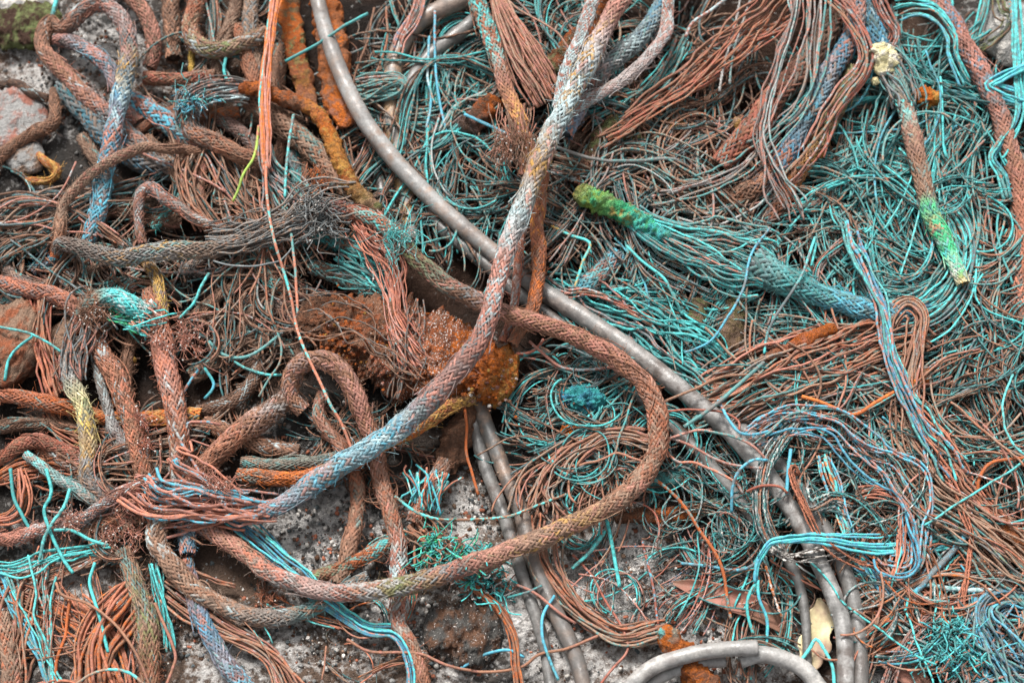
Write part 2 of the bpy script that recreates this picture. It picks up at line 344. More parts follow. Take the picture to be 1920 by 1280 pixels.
def tuft(parent, x, y, h, rad, n, pal, dia=1.5, sx=1.0, beads=.5, part='frayed_fibres', up=.5):
    """a puff of curly hair-thin fibres, some tipped with pale beads"""
    dia *= .66 if dia < 2.5 else .9; g = Geo(); c0 = np.array([x, y, h], float); t = np.linspace(0, 1, 9)
    n = int(n*1.5); rad *= 1.05; cl = rng.normal(0, .42, (7, 3)); st = c0 + (cl[rng.integers(0, 7, n)]+rng.normal(0, .16, (n, 3)))*rad*np.array([1, 1, .35]); d = rng.normal(0, 1, (n, 3))+np.array([0, .5, 0]); d[:, 2] = d[:, 2]*up*.6; d /= np.linalg.norm(d, axis=1, keepdims=True)
    bend = rng.normal(0, 1.1, (n, 3)); l = rad*rng.uniform(.2, .8, n)
    c = st[:, None] + (d[:, None]*t[None, :, None] + bend[:, None]*(t**2)[None, :, None] + .3*np.sin(t[None, :, None]*rng.uniform(5, 14, (n, 1, 1))+rng.uniform(0, 6, (n, 1, 3))))*l[:, None, None]
    c[..., 2] = np.maximum(c[..., 2], 2)
    A, B = strand_cols(n, 9, pal); P, px = proj(c[..., 0], c[..., 1], c[..., 2]); tubes(g, P, np.full((n, 9), dia/2*S), A, B, 3)
    nb = int(n*beads)
    if nb:
        k = rng.integers(0, n, nb); q = c[k, rng.integers(4, 9, nb)]; P, px = proj(q[:, 0], q[:, 1], q[:, 2]); rr = rng.uniform(.9, 2.0, nb)*S
        off = np.linspace(-1, 1, 5); Pb = P[:, None]+off[None, :, None]*rr[:, None, None]*np.array([.6, .5, .62]); Rb = rr[:, None]*np.sqrt(np.maximum(.03, 1-off**2))[None]
        w = np.broadcast_to(np.r_[C('white')*.8, 0], (nb, 5, 4)); tubes(g, Pb, Rb, w, w, 5)
    return g.build(part, 'wire', parent)
def strand(label, pts, dia, A, B, m, ply=1, cat='wire strand', name='wire_strand', group=None, wob=1.6):
    c, s = catmull(pts, 6, wob, int(rng.integers(1, 999))); g = Geo()
    a = np.empty((1, len(c), 4)); a[0, :, :3] = C(A)*(1-.2*fbm(np.stack([s/40, s*0+len(s), s*0], 1), 2, 3))[:, None]; a[0, :, 3] = np.clip(m+.3*vnoise(np.stack([s/60, s*0+s[-1], s*0], 1), 3), 0, 1); b = np.broadcast_to(np.r_[C(B), .15], (1, len(c), 4)); ply_tubes(g, c[None, :, :3], dia*.86, a, b, ply, sides=5)
    return tag(g.build(name, 'wire'), label, cat, group)
def zone_paths(cx, cy, rx, ry, ang, spread, ln, h0, h1, n, curl=.5, step=8, clump=8):
    """wandering strands in an ellipse of the heap, in loose clumps that share a course; ang in degrees in the photo (0 right, 90 down)"""
    out = []
    while len(out) < n:
        r_ = math.sqrt(rng.uniform()); f = rng.uniform(0, 2*np.pi); x = cx+rx*r_*math.cos(f); y = cy+ry*r_*math.sin(f); nc = 1 if clump < 2 else int(rng.integers(1, clump*2))
        a0 = math.radians(ang + rng.normal(0, spread) + (180 if rng.uniform() < .5 else 0)); mnd = float(fbm(np.array([[x/120, y/120, 3.3]]), 2, 77)[0])
        if clump > 1 and mnd < -.18 and rng.uniform() < .7: continue
        l = ln*rng.uniform(1.0, 3.0) if clump > 1 else ln*rng.uniform(.8, 2.0); M_ = max(9, int(l/step))
        q = np.arange(M_)*step; sd = rng.uniform(0, 900); cur = rng.normal(0, curl*1.3)/ln
        turn = np.cumsum((cur + curl*.014*vnoise(np.stack([q/90, q*0+sd, q*0], 1), 3))*step)
        hb = rng.uniform(h0, h1)+(15*max(0, mnd) if clump > 1 else 0); wd = rng.uniform(6, 34)
        for j in range(nc):
            o1, o2 = rng.normal(0, .6, 2)*wd; q3 = np.stack([q/55, q*0+sd+j*3.1, q*0], 1)
            a = a0 + turn + .16*vnoise(q3, 7) + .13*vnoise(q3*2.6, 8) + .07*vnoise(q3*7, 9); px_ = np.cumsum(np.cos(a))*step; py_ = np.cumsum(np.sin(a))*step
            b = rng.integers(0, M_//4+1); e = M_-rng.integers(0, M_//4+1); px_ += x-px_[M_//2]-math.sin(a0)*o1; py_ += y-py_[M_//2]+math.cos(a0)*o1
            hh = hb + o2*.5 + (h1-h0)*.3*vnoise(np.stack([q/110, q*0+j*1.7+sd, q*0], 1), 5)
            out.append(np.stack([px_, py_, np.clip(hh, 3, h1+20)], 1)[b:e])
    return out[:n]
# ------------------------------------------------------------------ palettes for loose wire: (main colour, patches, amount, weight)
TEAL = [('gteal','taupe',.4,3),('teal','gteal',.45,3),('aqua','teal',.55,1.6),('dteal','gteal',.4,2),('rose','gteal',.5,1.2),('taupe','teal',.5,2)]
AQUA = [('aqua','gteal',.5,2),('teal','aqua',.45,3),('sky','gteal',.45,1),('gteal','rust',.4,1.5)]
BRN = [('brown','rose',.4,3),('rust','taupe',.5,2),('taupe','grey',.4,2),('umber','brown',.5,2),('rose','whiteblue',.3,1)]
RUSTY = [('rust','salmon',.5,2),('brown','orange',.35,2),('dorange','brown',.5,1.5),('salmon','rose',.4,1)]
GREY = [('gteal','taupe',.5,3),('grey','rose',.4,2),('taupe','gteal',.4,2),('lgrey','teal',.35,1),('rose','grey',.4,1)]
BLUE = [('sky','rose',.5,2),('blue','sky',.5,1),('pink','sky',.45,2.5),('gteal','rose',.4,1.5)]
PINK = [('rose','whiteblue',.35,2),('red','grey',.4,2),('pink','blue',.35,2),('brown','gteal',.35,1)]
PALE = [('lgrey','teal',.45,1.2),('lgrey','dteal',.5,2),('gteal','white',.4,1.5),('aqua','black',.35,1),('taupe','salmon',.45,1.2)]
DARK = [('umber','taupe',.4,3),('slate','dteal',.5,3),('dark','brown',.4,2),('dteal','taupe',.4,2),('brown','teal',.3,1)]
FUZZ = [('salmon','pink',.5,2),('brown','rose',.5,2),('rose','white',.3,1.5),('pink','salmon',.5,1.5)]

# ------------------------------------------------------------------ the large ropes in the middle
rope('thick pink and pale blue braided rope sweeping from top centre over the rusted block',
 [(1176,-14,150,37.7),(1137,50,152,39.6),(1100,120,155,41.4),(1065,185,158,41.4),(1037,245,160,41.4),(1015,305,162,41.4),(994,355,164,41.4),(974,405,166,39.6),(954,455,166,39.6),(938,510,166,39.6),(926,555,164,39.6),(912,602,160,41.4),(890,650,152,43.2),(850,702,138,45.1),(802,755,118,46.0),(750,800,102,46.0),(692,840,90,46.0),(640,872,80,46.0),(590,906,66,45.1),(545,934,58,41.4),(515,950,56,37.7),(486,956,58,37.7)],
 [(0,'pink','blue',.25),(.16,'pink','taupe',.3),(.25,'whiteblue','ochre',.35),(.32,'whiteblue','slate',.35),(.39,'taupe','ochre',.4),(.45,'whiteblue','grey',.35),(.52,'pink','whiteblue',.35),(.63,'rose','slate',.45),(.72,'slate','rose',.5),(.8,'whiteblue','sky',.5),(.9,'sky','taupe',.45),(1,'rose','sky',.4)],
 extra=lambda t: (fan(t,[(520,948,58,40),(470,945,66,62),(410,935,72,86),(350,925,74,92),(300,915,70,104),(278,890,62,110)],26,8,[('rose','sky',.3,3),('salmon','rose',.5,2),('sky','rose',.35,1.3)],trim=.22,wander=.18,twist=.4,spread=.95,hfac=.35),
   fan(t,[(470,958,54,30),(400,962,50,40),(330,958,46,40),(278,962,40,44)],10,7.5,[('rose','sky',.3,2),('salmon','rose',.5,2)],trim=.2,part='frayed_tail',spread=1.1),
   tuft(t,420,905,84,30,60,FUZZ,1.6)), seed=12, n=8, alpha=36, fuzz=.25, gap=.14)
rope('long brown braided rope looping right below the long hose and back to lower left',
 [(640,396,92,30.4),(690,408,100,33.6),(742,440,104,35.2),(786,492,100,36.8),(838,535,102,36.8),(900,567,106,36.8),(960,590,106,36.8),(1030,610,104,36.8),(1098,640,100,38.4),(1158,675,96,40.0),(1203,715,92,41.6),(1230,768,86,43.2),(1234,828,80,41.6),(1216,880,76,40.0),(1180,920,72,40.0),(1130,955,70,40.0),(1070,985,68,40.0),(1000,1015,68,40.0),(930,1040,68,40.0),(870,1062,68,40.0),(800,1085,70,38.4),(730,1101,70,36.8),(650,1110,60,35.2),(580,1101,54,35.2),(510,1074,48,35.2),(455,1036,42,35.2),(403,996,36,36.8),(362,970,32,36.8)],
 [(0,'red','brown',.4),(.05,'rust','aqua',.35),(.09,'umber','moss',.4),(.16,'umber','slate',.4),(.22,'brown','rose',.4),(.32,'brown','rose',.5),(.42,'rust','taupe',.4),(.52,'brown','taupe',.5),(.6,'taupe','ochre',.25),(.7,'rose','slate',.35),(.76,'moss','lgrey',.45),(.82,'rose','lgrey',.5),(.88,'lgrey','rose',.45),(.93,'taupe','salmon',.5),(1,'salmon','slate',.45)],
 extra=lambda t: (tuft(t,745,440,120,36,70,[('aqua','teal',.4),('gteal','rose',.4)],1.8,.2),), seed=22, n=8, alpha=37, fuzz=.3)
rope('taupe braided rope curving along the ground under the long brown loop at lower left',
 [(352,928,44,39.6),(318,958,44,39.6),(298,988,44,41.4),(297,1022,44,41.4),(322,1058,42,41.4),(356,1096,38,39.6),(398,1124,32,37.8),(444,1146,26,36.0),(504,1158,23,34.2),(554,1150,21,32.4),(600,1132,20,30.6),(650,1104,18,30.6),(690,1080,18,27.0)],
 [(0,'brown','taupe',.4),(.4,'taupe','brown',.5),(.7,'grey','taupe',.4),(.8,'gteal','brown',.4),(1,'slate','taupe',.4)], seed=31, fuzz=.3)
rope('salmon upright braided rope standing in the middle of the left tangle',
 [(280,548,40,34),(290,590,52,40),(303,640,58,44),(314,694,60,46),(322,740,60,46),(332,795,56,44),(336,850,44,42),(340,900,36,40),(347,960,30,36),(349,1015,28,34),(351,1040,30,32)],
 [(0,'rust','brown',.4),(.3,'salmon','rose',.5),(.6,'rust','taupe',.4),(.8,'taupe','whiteblue',.45),(1,'blue','salmon',.5)],
 extra=lambda t: (tuft(t,350,622,60,30,44,FUZZ,1.6,.25),tuft(t,374,648,40,18,24,FUZZ,1.6,.25),tuft(t,300,655,78,22,30,FUZZ,1.6,.4),tuft(t,266,790,64,20,34,[('salmon','rose',.4),('red','pink',.4)],1.7,.25),tuft(t,272,830,58,16,26,[('salmon','rose',.4),('red','pink',.4)],1.7,.25)), seed=41, n=10, alpha=32, fuzz=.5)
rope('blue flecked braided rope running down out of the knot to the bottom edge',
 [(350,1048,22,30),(360,1094,22,34),(371,1138,24,36),(390,1186,24,38),(416,1230,24,38),(446,1268,24,38),(475,1304,24,38)],
 [(0,'salmon','blue',.4),(.3,'blue','rose',.35),(.6,'rose','sky',.5),(1,'sky','slate',.45)], seed=43, gap=.2)
rope('brown braided hoop standing left of the rusted block, its tail reaching the bottom edge',
 [(568,770,34,33.5),(545,745,46,35.3),(546,706,66,37.2),(568,681,82,39.1),(603,676,90,39.1),(637,694,86,39.1),(664,733,74,39.1),(683,780,58,37.2),(700,838,40,37.2),(712,890,34,35.3),(728,946,30,35.3),(742,1000,26,35.3),(747,1050,24,35.3),(748,1100,22,35.3),(750,1140,20,35.3),(747,1172,18,33.5),(768,1206,16,31.6),(784,1248,15,29.8),(796,1296,15,29.8)],
 [(0,'brown','grey',.3),(.3,'brown','rose',.4),(.5,'rust','taupe',.5),(.6,'rose','whiteblue',.4),(.75,'rust','taupe',.45),(.85,'brown','rust',.4),(1,'taupe','whiteblue',.4)], seed=47, n=8, fuzz=.3)
rope('thinner brown braided hoop hanging inside the larger brown hoop left of centre',
 [(606,735,40,26),(596,768,44,26),(606,800,40,28),(634,828,34,28),(655,860,28,28),(666,895,24,30),(669,940,22,30),(660,1000,20,30),(647,1060,18,30),(634,1092,16,28)],
 [(0,'brown','rose',.4),(.5,'rust','taupe',.4),(1,'taupe','brown',.4)], seed=53, n=6, fuzz=.3)
rope('orange red braided rope dropping behind the pale crossing rope to the rusted block',
 [(1020,330,100,26),(1012,380,92,28),(1006,425,88,29),(1008,476,88,29),(1010,526,80,29),(1004,568,72,28),(984,606,66,26),(960,645,62,24)],
 [(0,'rust','ochre',.3),(.5,'rust','orange',.4),(1,'brown','rust',.5)], seed=59, n=8, gap=.08)
rope('narrow red brown braid beside the orange red rope at the central crossing',
 [(990,400,92,15),(978,440,88,16),(973,490,86,17),(970,530,80,17),(966,569,70,18),(954,610,62,19),(944,640,58,18)],
 [(0,'rust','lgrey',.3),(1,'red','rust',.4)], seed=61, n=6, gap=.08)
rope('rust and teal braided rope with a frayed brown cuff, hanging from the top edge',
 [(888,-12,96,34),(909,44,100,34),(929,96,104,34),(946,146,106,33),(957,190,106,33),(970,222,106,32),(980,256,104,31),(987,290,98,30),(982,330,88,28)],
 [(0,'rust','moss',.3),(.3,'brown','gteal',.45),(.5,'rust','aqua',.45),(.65,'brown','rose',.4),(.8,'salmon','ochre',.5),(1,'brown','rust',.4)],
 extra=lambda t: (fan(t,[(966,195,112,30),(966,235,118,40),(962,275,112,44),(952,310,104,40)],34,2.6,[('brown','rose',.5),('umber','taupe',.4)],trim=.35,part='frayed_cuff'),tuft(t,962,262,116,30,110,[('brown','rose',.4),('umber','brown',.4)],1.5,.15)), seed=67, n=8)
rope('narrow silvery pink flat braid joining the thick pale rope at the top edge',
 [(1116,-12,150,26),(1106,20,152,26),(1096,48,154,28),(1084,80,155,28),(1070,118,150,28),(1058,150,142,26),(1046,200,138,22)],
 [(0,'lgrey','rose',.4),(1,'whiteblue','rose',.45)], seed=71, n=8, alpha=33, flat=.5, gap=.25)
rope('steel blue braided rope behind the thick pale rope at the top edge',
 [(1252,-14,100,36),(1220,44,100,38),(1184,87,98,38),(1144,126,96,38),(1110,163,92,40),(1080,215,88,40),(1060,252,84,38)],
 [(0,'aqua','orange',.3),(.15,'orange','slate',.5),(.35,'slate','blue',.4),(.6,'whiteblue','slate',.45),(.8,'rose','slate',.4),(1,'blue','rose',.4)], seed=73)
rope('slim pink and white flat braid curling down beside the steel blue rope',
 [(1252,-10,120,24),(1252,24,120,25),(1245,66,120,26),(1218,103,120,26),(1178,139,118,26),(1130,174,114,26),(1094,192,108,26),(1066,212,104,22)],
 [(0,'rose','aqua',.4),(.4,'pink','whiteblue',.45),(1,'whiteblue','rose',.4)], seed=79, n=8, gap=.26, flat=.6)
# upper right ropes
rope('broad brick red braided rope slanting down below the hanging wires at upper right',
 [(1612,-14,64,48),(1562,34,66,50),(1535,84,68,52),(1495,141,68,52),(1448,195,66,54),(1414,238,62,54),(1381,278,56,52),(1350,312,46,44)],
 [(0,'brown','rose',.4),(.25,'umber','rust',.4),(.5,'taupe','rose',.4),(.75,'red','brown',.4),(1,'red','rust',.4)], seed=83, n=8, alpha=34, fuzz=.3)
rope('blue and rose braided rope slanting from the top edge behind the pale yellow pebble',
 [(1606,-14,88,36),(1603,50,92,38),(1583,91,94,40),(1559,134,94,42),(1529,188,90,44),(1498,242,84,44),(1471,296,76,42),(1446,328,66,40),(1414,354,54,40),(1360,374,42,40),(1316,350,38,36)],
 [(0,'rose','grey',.4),(.2,'slate','rose',.45),(.4,'blue','rose',.45),(.6,'slate','sky',.45),(.72,'blue','rust',.4),(.85,'umber','brown',.4),(1,'brown','dorange',.45)], seed=89, alpha=36)
rope('mossy brown braided rope under the blue and rose rope at upper right',
 [(1604,130,78,34),(1576,191,76,36),(1544,252,70,36),(1510,309,60,36),(1481,345,50,38),(1452,396,36,40),(1424,430,26,38)],
 [(0,'moss','brown',.4),(.3,'umber','moss',.5),(.5,'ochre','umber',.5),(.75,'dorange','brown',.5),(1,'umber','slate',.4)], seed=97)
rope('deep blue braided stub hanging behind the pale yellow pebble',
 [(1638,-14,92,36),(1639,20,92,38),(1642,56,90,38),(1654,92,84,36),(1662,120,74,30)], [(0,'rose','blue',.5),(.4,'blue','slate',.35),(1,'blue','dteal',.4)], seed=101)
rope('brown braided rope ending in a bright green corroded tip at upper right',
 [(1664,100,96,30),(1676,130,98,34),(1692,175,98,36),(1703,218,98,36),(1711,268,96,36),(1723,319,94,36),(1734,363,92,36),(1745,402,90,36),(1768,450,86,36),(1786,486,84,34),(1806,532,80,28)],
 [(0,'gteal','slate',.4),(.12,'gteal','taupe',.5),(.22,'taupe','aqua',.35),(.34,'rose','taupe',.5),(.5,'taupe','brown',.4),(.6,'brown','taupe',.4),(.66,'gteal','green',.5),(.75,'green','salmon',.35),(.86,'green','aqua',.4),(.95,'white','green',.45),(1,'cream','ochre',.4)], seed=103, alpha=36, gap=.1,
 extra=lambda t: (fan(t,[(1650,85,98,34),(1672,120,104,44),(1690,165,104,44),(1697,200,100,36)],18,5,[('gteal','slate',.4),('slate','taupe',.4)],trim=.3),))
rope('rose braided rope coming down the right edge over the teal wires',
 [(1756,-14,84,36),(1784,44,84,38),(1814,97,82,40),(1838,141,80,40),(1858,181,78,40),(1874,216,74,38),(1885,262,68,38),(1898,305,62,38),(1909,355,56,38),(1918,420,50,36),(1926,480,46,36)],
 [(0,'rose','brown',.4),(.3,'rose','blue',.35),(.45,'rose','slate',.4),(.6,'brown','rose',.4),(.8,'salmon','rust',.5),(1,'rust','brown',.4)], seed=107)
rope('speckled slate and salmon rope standing along the right edge',
 [(1906,400,36,34),(1908,470,36,36),(1912,540,36,36),(1914,600,34,36),(1916,650,28,34)], [(0,'slate','salmon',.4,.3),(1,'umber','salmon',.45,.3)], seed=109)
def green_tip(t):
    g = Geo(); lumpy_geo(g, [(1078,356,86,34),(1110,374,86,40),(1161,395,82,40),(1196,415,76,36),(1232,436,70,34),(1262,448,66,26)], [(0,'moss','ochre',.5),(.2,'lime','green',.45),(.45,'green','ochre',.35),(.75,'aqua','green',.5),(1,'teal','gteal',.5)], amp=.34, fs=9, seed=5, oct=6, rough=.65); return g.build('corroded_tip', 'crust', t)
rope('blue teal braided rope whose green corroded end points at the central crossing',
 [(1412,500,62,80),(1446,514,66,62),(1481,528,68,54),(1516,542,68,50),(1549,554,68,48),(1584,566,68,48),(1616,576,68,50),(1660,588,68,52),(1704,590,64,48),(1740,576,56,40)],
 [(0,'gteal','slate',.5),(.25,'gteal','teal',.5),(.5,'sky','gteal',.45),(.75,'sky','slate',.4),(1,'gteal','blue',.45)], seed=113, n=10, alpha=38,
 extra=lambda t: (fan(t,[(1176,398,74,20),(1228,430,72,36),(1290,456,68,60),(1350,478,66,84),(1410,500,66,80),(1440,512,68,60)],44,5.5,[('gteal','taupe',.4,3),('teal','slate',.4,2),('aqua','gteal',.4,1),('rose','gteal',.45,1)],trim=.08,wander=.14,twist=.4,hfac=.4,part='loosened_wires',spread=1.25),
   fan(t,[(1640,582,64,54),(1700,584,62,64),(1750,570,60,66),(1790,534,58,60),(1812,490,54,52),(1816,440,50,48),(1796,396,46,46),(1750,362,44,48),(1696,330,44,56),(1640,316,46,62),(1590,328,46,60),(1560,350,42,50)],46,5.5,[('gteal','taupe',.4,3),('teal','slate',.4,2),('aqua','gteal',.4,1.5),('slate','teal',.4,1)],trim=.1,wander=.16,twist=1.2,hfac=.5,part='wire_loop',spread=1.3),
   green_tip(t)))
rope('short fuzzy sky blue braid stub lying behind the grey hose right of centre',
 [(1082,556,36,40),(1110,528,42,42),(1138,502,46,40),(1158,478,46,36)], [(0,'teal','sky',.5),(.5,'rose','gteal',.4),(1,'slate','sky',.5)], seed=127, n=10, fuzz=1.2)

# ------------------------------------------------------------------ upper left ropes
rope('blue and rust braided rope arching in a tall loop at top left',
 [(162,452,46,32),(172,428,52,34),(188,370,60,36),(204,304,70,36),(215,252,78,36),(222,202,82,36),(232,152,84,36),(240,102,84,36),(235,52,80,34),(215,20,74,32),(188,6,68,32),(155,20,60,32),(128,46,50,30),(112,52,42,28),(96,40,44,28),(83,58,50,30),(82,88,54,32),(100,118,54,34),(134,150,52,34),(174,190,48,36),(208,218,44,36),(240,252,36,36),(286,288,30,36),(336,314,24,36)],
 [(0,'sky','rose',.4),(.12,'sky','slate',.4),(.2,'blue','salmon',.45),(.28,'whiteblue','blue',.45),(.33,'ochre','slate',.45),(.38,'slate','rose',.4),(.48,'rose','slate',.45),(.6,'brown','umber',.4),(.75,'rose','brown',.45),(.85,'slate','rose',.45),(1,'slate','taupe',.45)], seed=131, gap=.2)
rope('pink and blue braided rope threading through the tall loop at top left',
 [(100,74,30,30),(128,76,32,32),(150,86,34,32),(178,104,34,32),(202,130,32,32),(216,160,30,30),(228,190,26,28),(262,232,22,30)], [(0,'rose','slate',.4),(.4,'sky','rose',.45),(.7,'rose','blue',.4),(1,'rose','brown',.4)], seed=137)
rope('dull slate braided rope lying under the tall loop at top left',
 [(122,158,26,42),(142,190,28,46),(172,222,28,48),(206,262,26,48),(250,292,24,48),(310,316,22,48),(352,322,20,44)], [(0,'slate','dteal',.4),(.6,'slate','blue',.4),(1,'umber','slate',.5)], seed=139, gap=.22)
rope('thin dusty rose rope crossing the tall blue loop and bending down to the grey braid',
 [(372,284,46,20),(345,281,64,21),(312,282,82,22),(275,277,92,22),(236,289,98,22),(188,316,98,22),(148,349,88,22),(120,386,78,22),(114,430,70,22),(106,462,60,22),(100,486,46,22)], [(0,'brown','umber',.4),(.5,'taupe','rose',.4),(.8,'taupe','brown',.4),(1,'dorange','brown',.4)], seed=149, n=6, fuzz=.9)
rope('small brown braided hoop above the grey braid at left',
 [(418,432,58,18),(380,416,70,22),(346,396,78,23),(312,373,82,23),(289,352,80,23),(268,354,74,23),(257,380,66,22),(258,420,52,20),(265,458,36,20)], [(0,'rust','taupe',.4),(.5,'rose','slate',.4),(1,'brown','rose',.4)], seed=151, n=6)
rope('mustard yellow braided rope hanging straight below the grey braid at left',
 [(270,470,34,22),(281,498,44,25),(292,520,50,26),(299,545,52,26),(303,570,52,26),(306,598,46,25)], [(0,'brown','ochre',.4),(.4,'ochre','grey',.4),(1,'yellow','taupe',.4)], seed=157, n=8, gap=.26)
rope('grey loosened braid running across the left middle into the wired knot',
 [(102,470,64,22),(113,457,78,26),(134,462,86,28),(188,478,90,32),(235,486,90,34),(279,476,90,36),(336,468,86,34),(386,468,82,32),(437,461,80,32),(487,446,82,32),(537,428,88,34),(580,405,98,44),(612,396,102,44),(648,394,98,34)],
 [(0,'umber','slate',.4),(.2,'grey','taupe',.4),(.38,'lgrey','ochre',.3),(.5,'taupe','grey',.4),(.7,'grey','dark',.4),(.85,'slate','grey',.4),(1,'red','slate',.4)], seed=163, n=10, alpha=28, gap=.3, fuzz=.5, amp=.13,
 extra=lambda t: (fan(t,[(384,452,84,24),(440,446,92,36),(500,430,98,46),(560,404,108,50),(612,388,112,46),(660,394,104,40)],30,4.5,[('grey','taupe',.4,2),('slate','lgrey',.3,2),('dgrey','brown',.4,1)],trim=.18,part='loosened_wires'),
   tuft(t,585,402,124,36,50,[('slate','grey',.4),('dgrey','slate',.4)],2.8,.0)))
rope('red brown braided rope entering at the left edge below the grey braid',
 [(-16,532,44,34),(50,544,48,36),(101,555,52,36),(130,572,52,34),(146,596,46,30),(152,624,36,26)], [(0,'rose','slate',.4),(.5,'salmon','slate',.4),(1,'rust','salmon',.5)], seed=167)
rope('frayed brown rope end with a fluffy bright aqua tip beside the salmon upright',
 [(152,592,66,34),(162,574,76,38),(181,564,82,38),(202,560,86,36),(222,561,88,38),(240,570,86,42),(258,582,82,40),(276,598,74,30)],
 [(0,'umber','brown',.4,.3),(.35,'brown','gteal',.3,.3),(.5,'aqua','whiteblue',.4,.4),(1,'aqua','white',.35,.4)], seed=173, n=8, fuzz=1.0,
 extra=lambda t: (fan(t,[(262,584,84,34),(280,600,80,40),(296,618,70,40)],22,4,[('salmon','aqua',.4),('aqua','teal',.4),('pink','white',.4)],trim=.3),
   fan(t,[(212,572,70,24),(240,592,66,30),(272,612,60,26)],16,3.5,[('teal','gteal',.4),('green','dteal',.4)],trim=.3,part='frayed_fringe'),tuft(t,178,578,82,26,110,[('umber','brown',.4),('brown','rose',.3)],1.5,.35)))
rope('mottled white and yellow braided rope hanging at the left',
 [(150,634,46,26),(132,668,54,28),(130,704,58,32),(142,736,60,34),(155,764,60,35),(162,795,58,35),(165,830,54,34),(165,862,48,34),(168,896,40,34),(194,922,34,36),(220,952,30,38),(250,992,26,40)],
 [(0,'slate','taupe',.4),(.2,'slate','lgrey',.45),(.32,'cream','moss',.4,.4),(.45,'yellow','grey',.45,.4),(.58,'lgrey','ochre',.4,.4),(.68,'slate','taupe',.4),(1,'umber','red',.4)], seed=179, fuzz=.4,
 extra=lambda t: (fan(t,[(200,576,64,24),(168,600,64,44),(146,636,62,44),(132,676,62,34),(132,712,60,32)],26,5,[('dgrey','brown',.4),('rose','dgrey',.4),('slate','umber',.4)],trim=.25,part='loosened_wires'),))
rope('brown fibrous rope sloping down between the mottled rope and the salmon upright',
 [(172,620,38,32),(182,646,44,36),(198,678,46,38),(222,720,46,38),(234,756,44,36),(249,801,40,38),(260,845,36,40),(272,888,32,38),(280,930,26,36)], [(0,'rust','brown',.4),(.4,'brown','salmon',.4),(1,'brown','rust',.4)], seed=181, n=10, fuzz=.8)
rope('thin mottled grey rope curving behind the brown fibrous rope at left',
 [(180,660,30,20),(184,690,34,22),(192,735,36,22),(206,778,34,23),(226,822,30,23),(246,858,24,22)], [(0,'taupe','slate',.4),(.6,'slate','lgrey',.4),(1,'rose','lgrey',.4)], seed=191, n=6)
rope('orange brown braided rope lying across the reddish rock at the left edge',
 [(-16,740,40,30),(30,742,44,32),(74,750,46,33),(110,760,44,33),(146,768,38,32),(190,782,28,30),(240,786,26,30),(300,786,26,34),(350,782,28,36),(378,782,28,36)], [(0,'salmon','ochre',.4),(.3,'rust','salmon',.4),(.5,'dorange','rust',.5),(1,'orange','ochre',.45)], seed=193)
rope('red brown rope arching at the left edge above the open wires',
 [(-14,872,24,28),(14,852,30,28),(42,832,36,30),(76,827,38,30),(110,840,36,30),(140,858,30,30),(176,880,22,28)], [(0,'rust','brown',.4),(1,'red','umber',.4)], seed=197)
rope('pale mottled thin rope running from the left edge into the knot',
 [(50,850,44,18),(76,870,46,20),(101,892,46,22),(141,914,44,24),(172,938,38,24),(200,956,30,24)], [(0,'lgrey','aqua',.4),(.5,'gteal','lgrey',.4),(1,'slate','taupe',.4)], seed=199, n=6)
rope('pink flecked braided rope entering low at the left edge and fraying in the knot',
 [(-16,1012,22,26),(30,1006,24,28),(62,994,28,28),(101,984,34,26),(140,976,40,24),(168,964,46,23),(192,948,52,24),(228,924,56,27),(262,914,54,28)], [(0,'dorange','brown',.4),(.35,'rust','rose',.5),(.55,'pink','rose',.4,.4),(.75,'slate','rose',.45),(1,'red','brown',.4)], seed=211, n=8, fuzz=.6,
 extra=lambda t: (tuft(t,140,975,48,20,60,FUZZ,1.6,.6),tuft(t,190,990,34,24,36,FUZZ,1.7,.25),tuft(t,222,1000,34,18,22,FUZZ,1.7,.25),fan(t,[(248,914,56,26),(272,920,54,44),(276,952,44,56),(268,976,34,50)],34,3.2,FUZZ,trim=.3)))
rope('shaggy rust brown rope hanging from the knot to the bottom edge',
 [(226,1030,26,34),(242,1060,26,36),(254,1094,26,38),(268,1138,24,42),(278,1186,22,44),(281,1236,20,42),(281,1300,18,40)], [(0,'brown','taupe',.4),(.3,'taupe','moss',.4),(.6,'rust','brown',.45),(1,'rust','umber',.4)], seed=223, n=12, alpha=20, fuzz=1.4, gap=.3)
rope('brown braided rope sloping up from the knot towards the small hoop left of centre',
 [(352,916,36,40),(384,872,38,44),(420,836,40,46),(468,800,42,50),(516,764,40,46),(556,728,34,38)], [(0,'rust','taupe',.45,.3),(.5,'brown','rust',.4,.5),(.8,'umber','lgrey',.4,.7),(1,'umber','brown',.4,.4)], seed=227, fuzz=.8)
rope('orange braided rope passing under the thick pale rope left of centre',
 [(444,884,30,24),(470,892,32,30),(504,896,34,32),(554,897,34,34),(600,886,36,34),(650,868,40,34),(700,842,44,34),(758,812,48,34),(806,786,50,32),(845,760,50,32),(890,742,46,28)], [(0,'dorange','gteal',.4),(.2,'orange','dorange',.5),(.45,'orange','rust',.4),(.7,'ochre','orange',.4),(1,'ochre','umber',.45)], seed=229, gap=.22)
rope('grey green wire rope lying above the orange rope left of centre',
 [(450,866,22,22),(500,870,26,26),(560,868,28,28),(620,862,28,28),(660,850,28,26)], [(0,'gteal','taupe',.5),(1,'taupe','dteal',.5)], seed=233, alpha=24, gap=.3)
rope('brown and teal rope lying on the ground below the loops left of centre',
 [(588,1082,18,26),(640,1066,20,28),(690,1042,20,30),(730,1020,20,28),(760,1000,18,24)], [(0,'umber','moss',.4),(.5,'dorange','gteal',.45),(1,'taupe','aqua',.45)], seed=239)
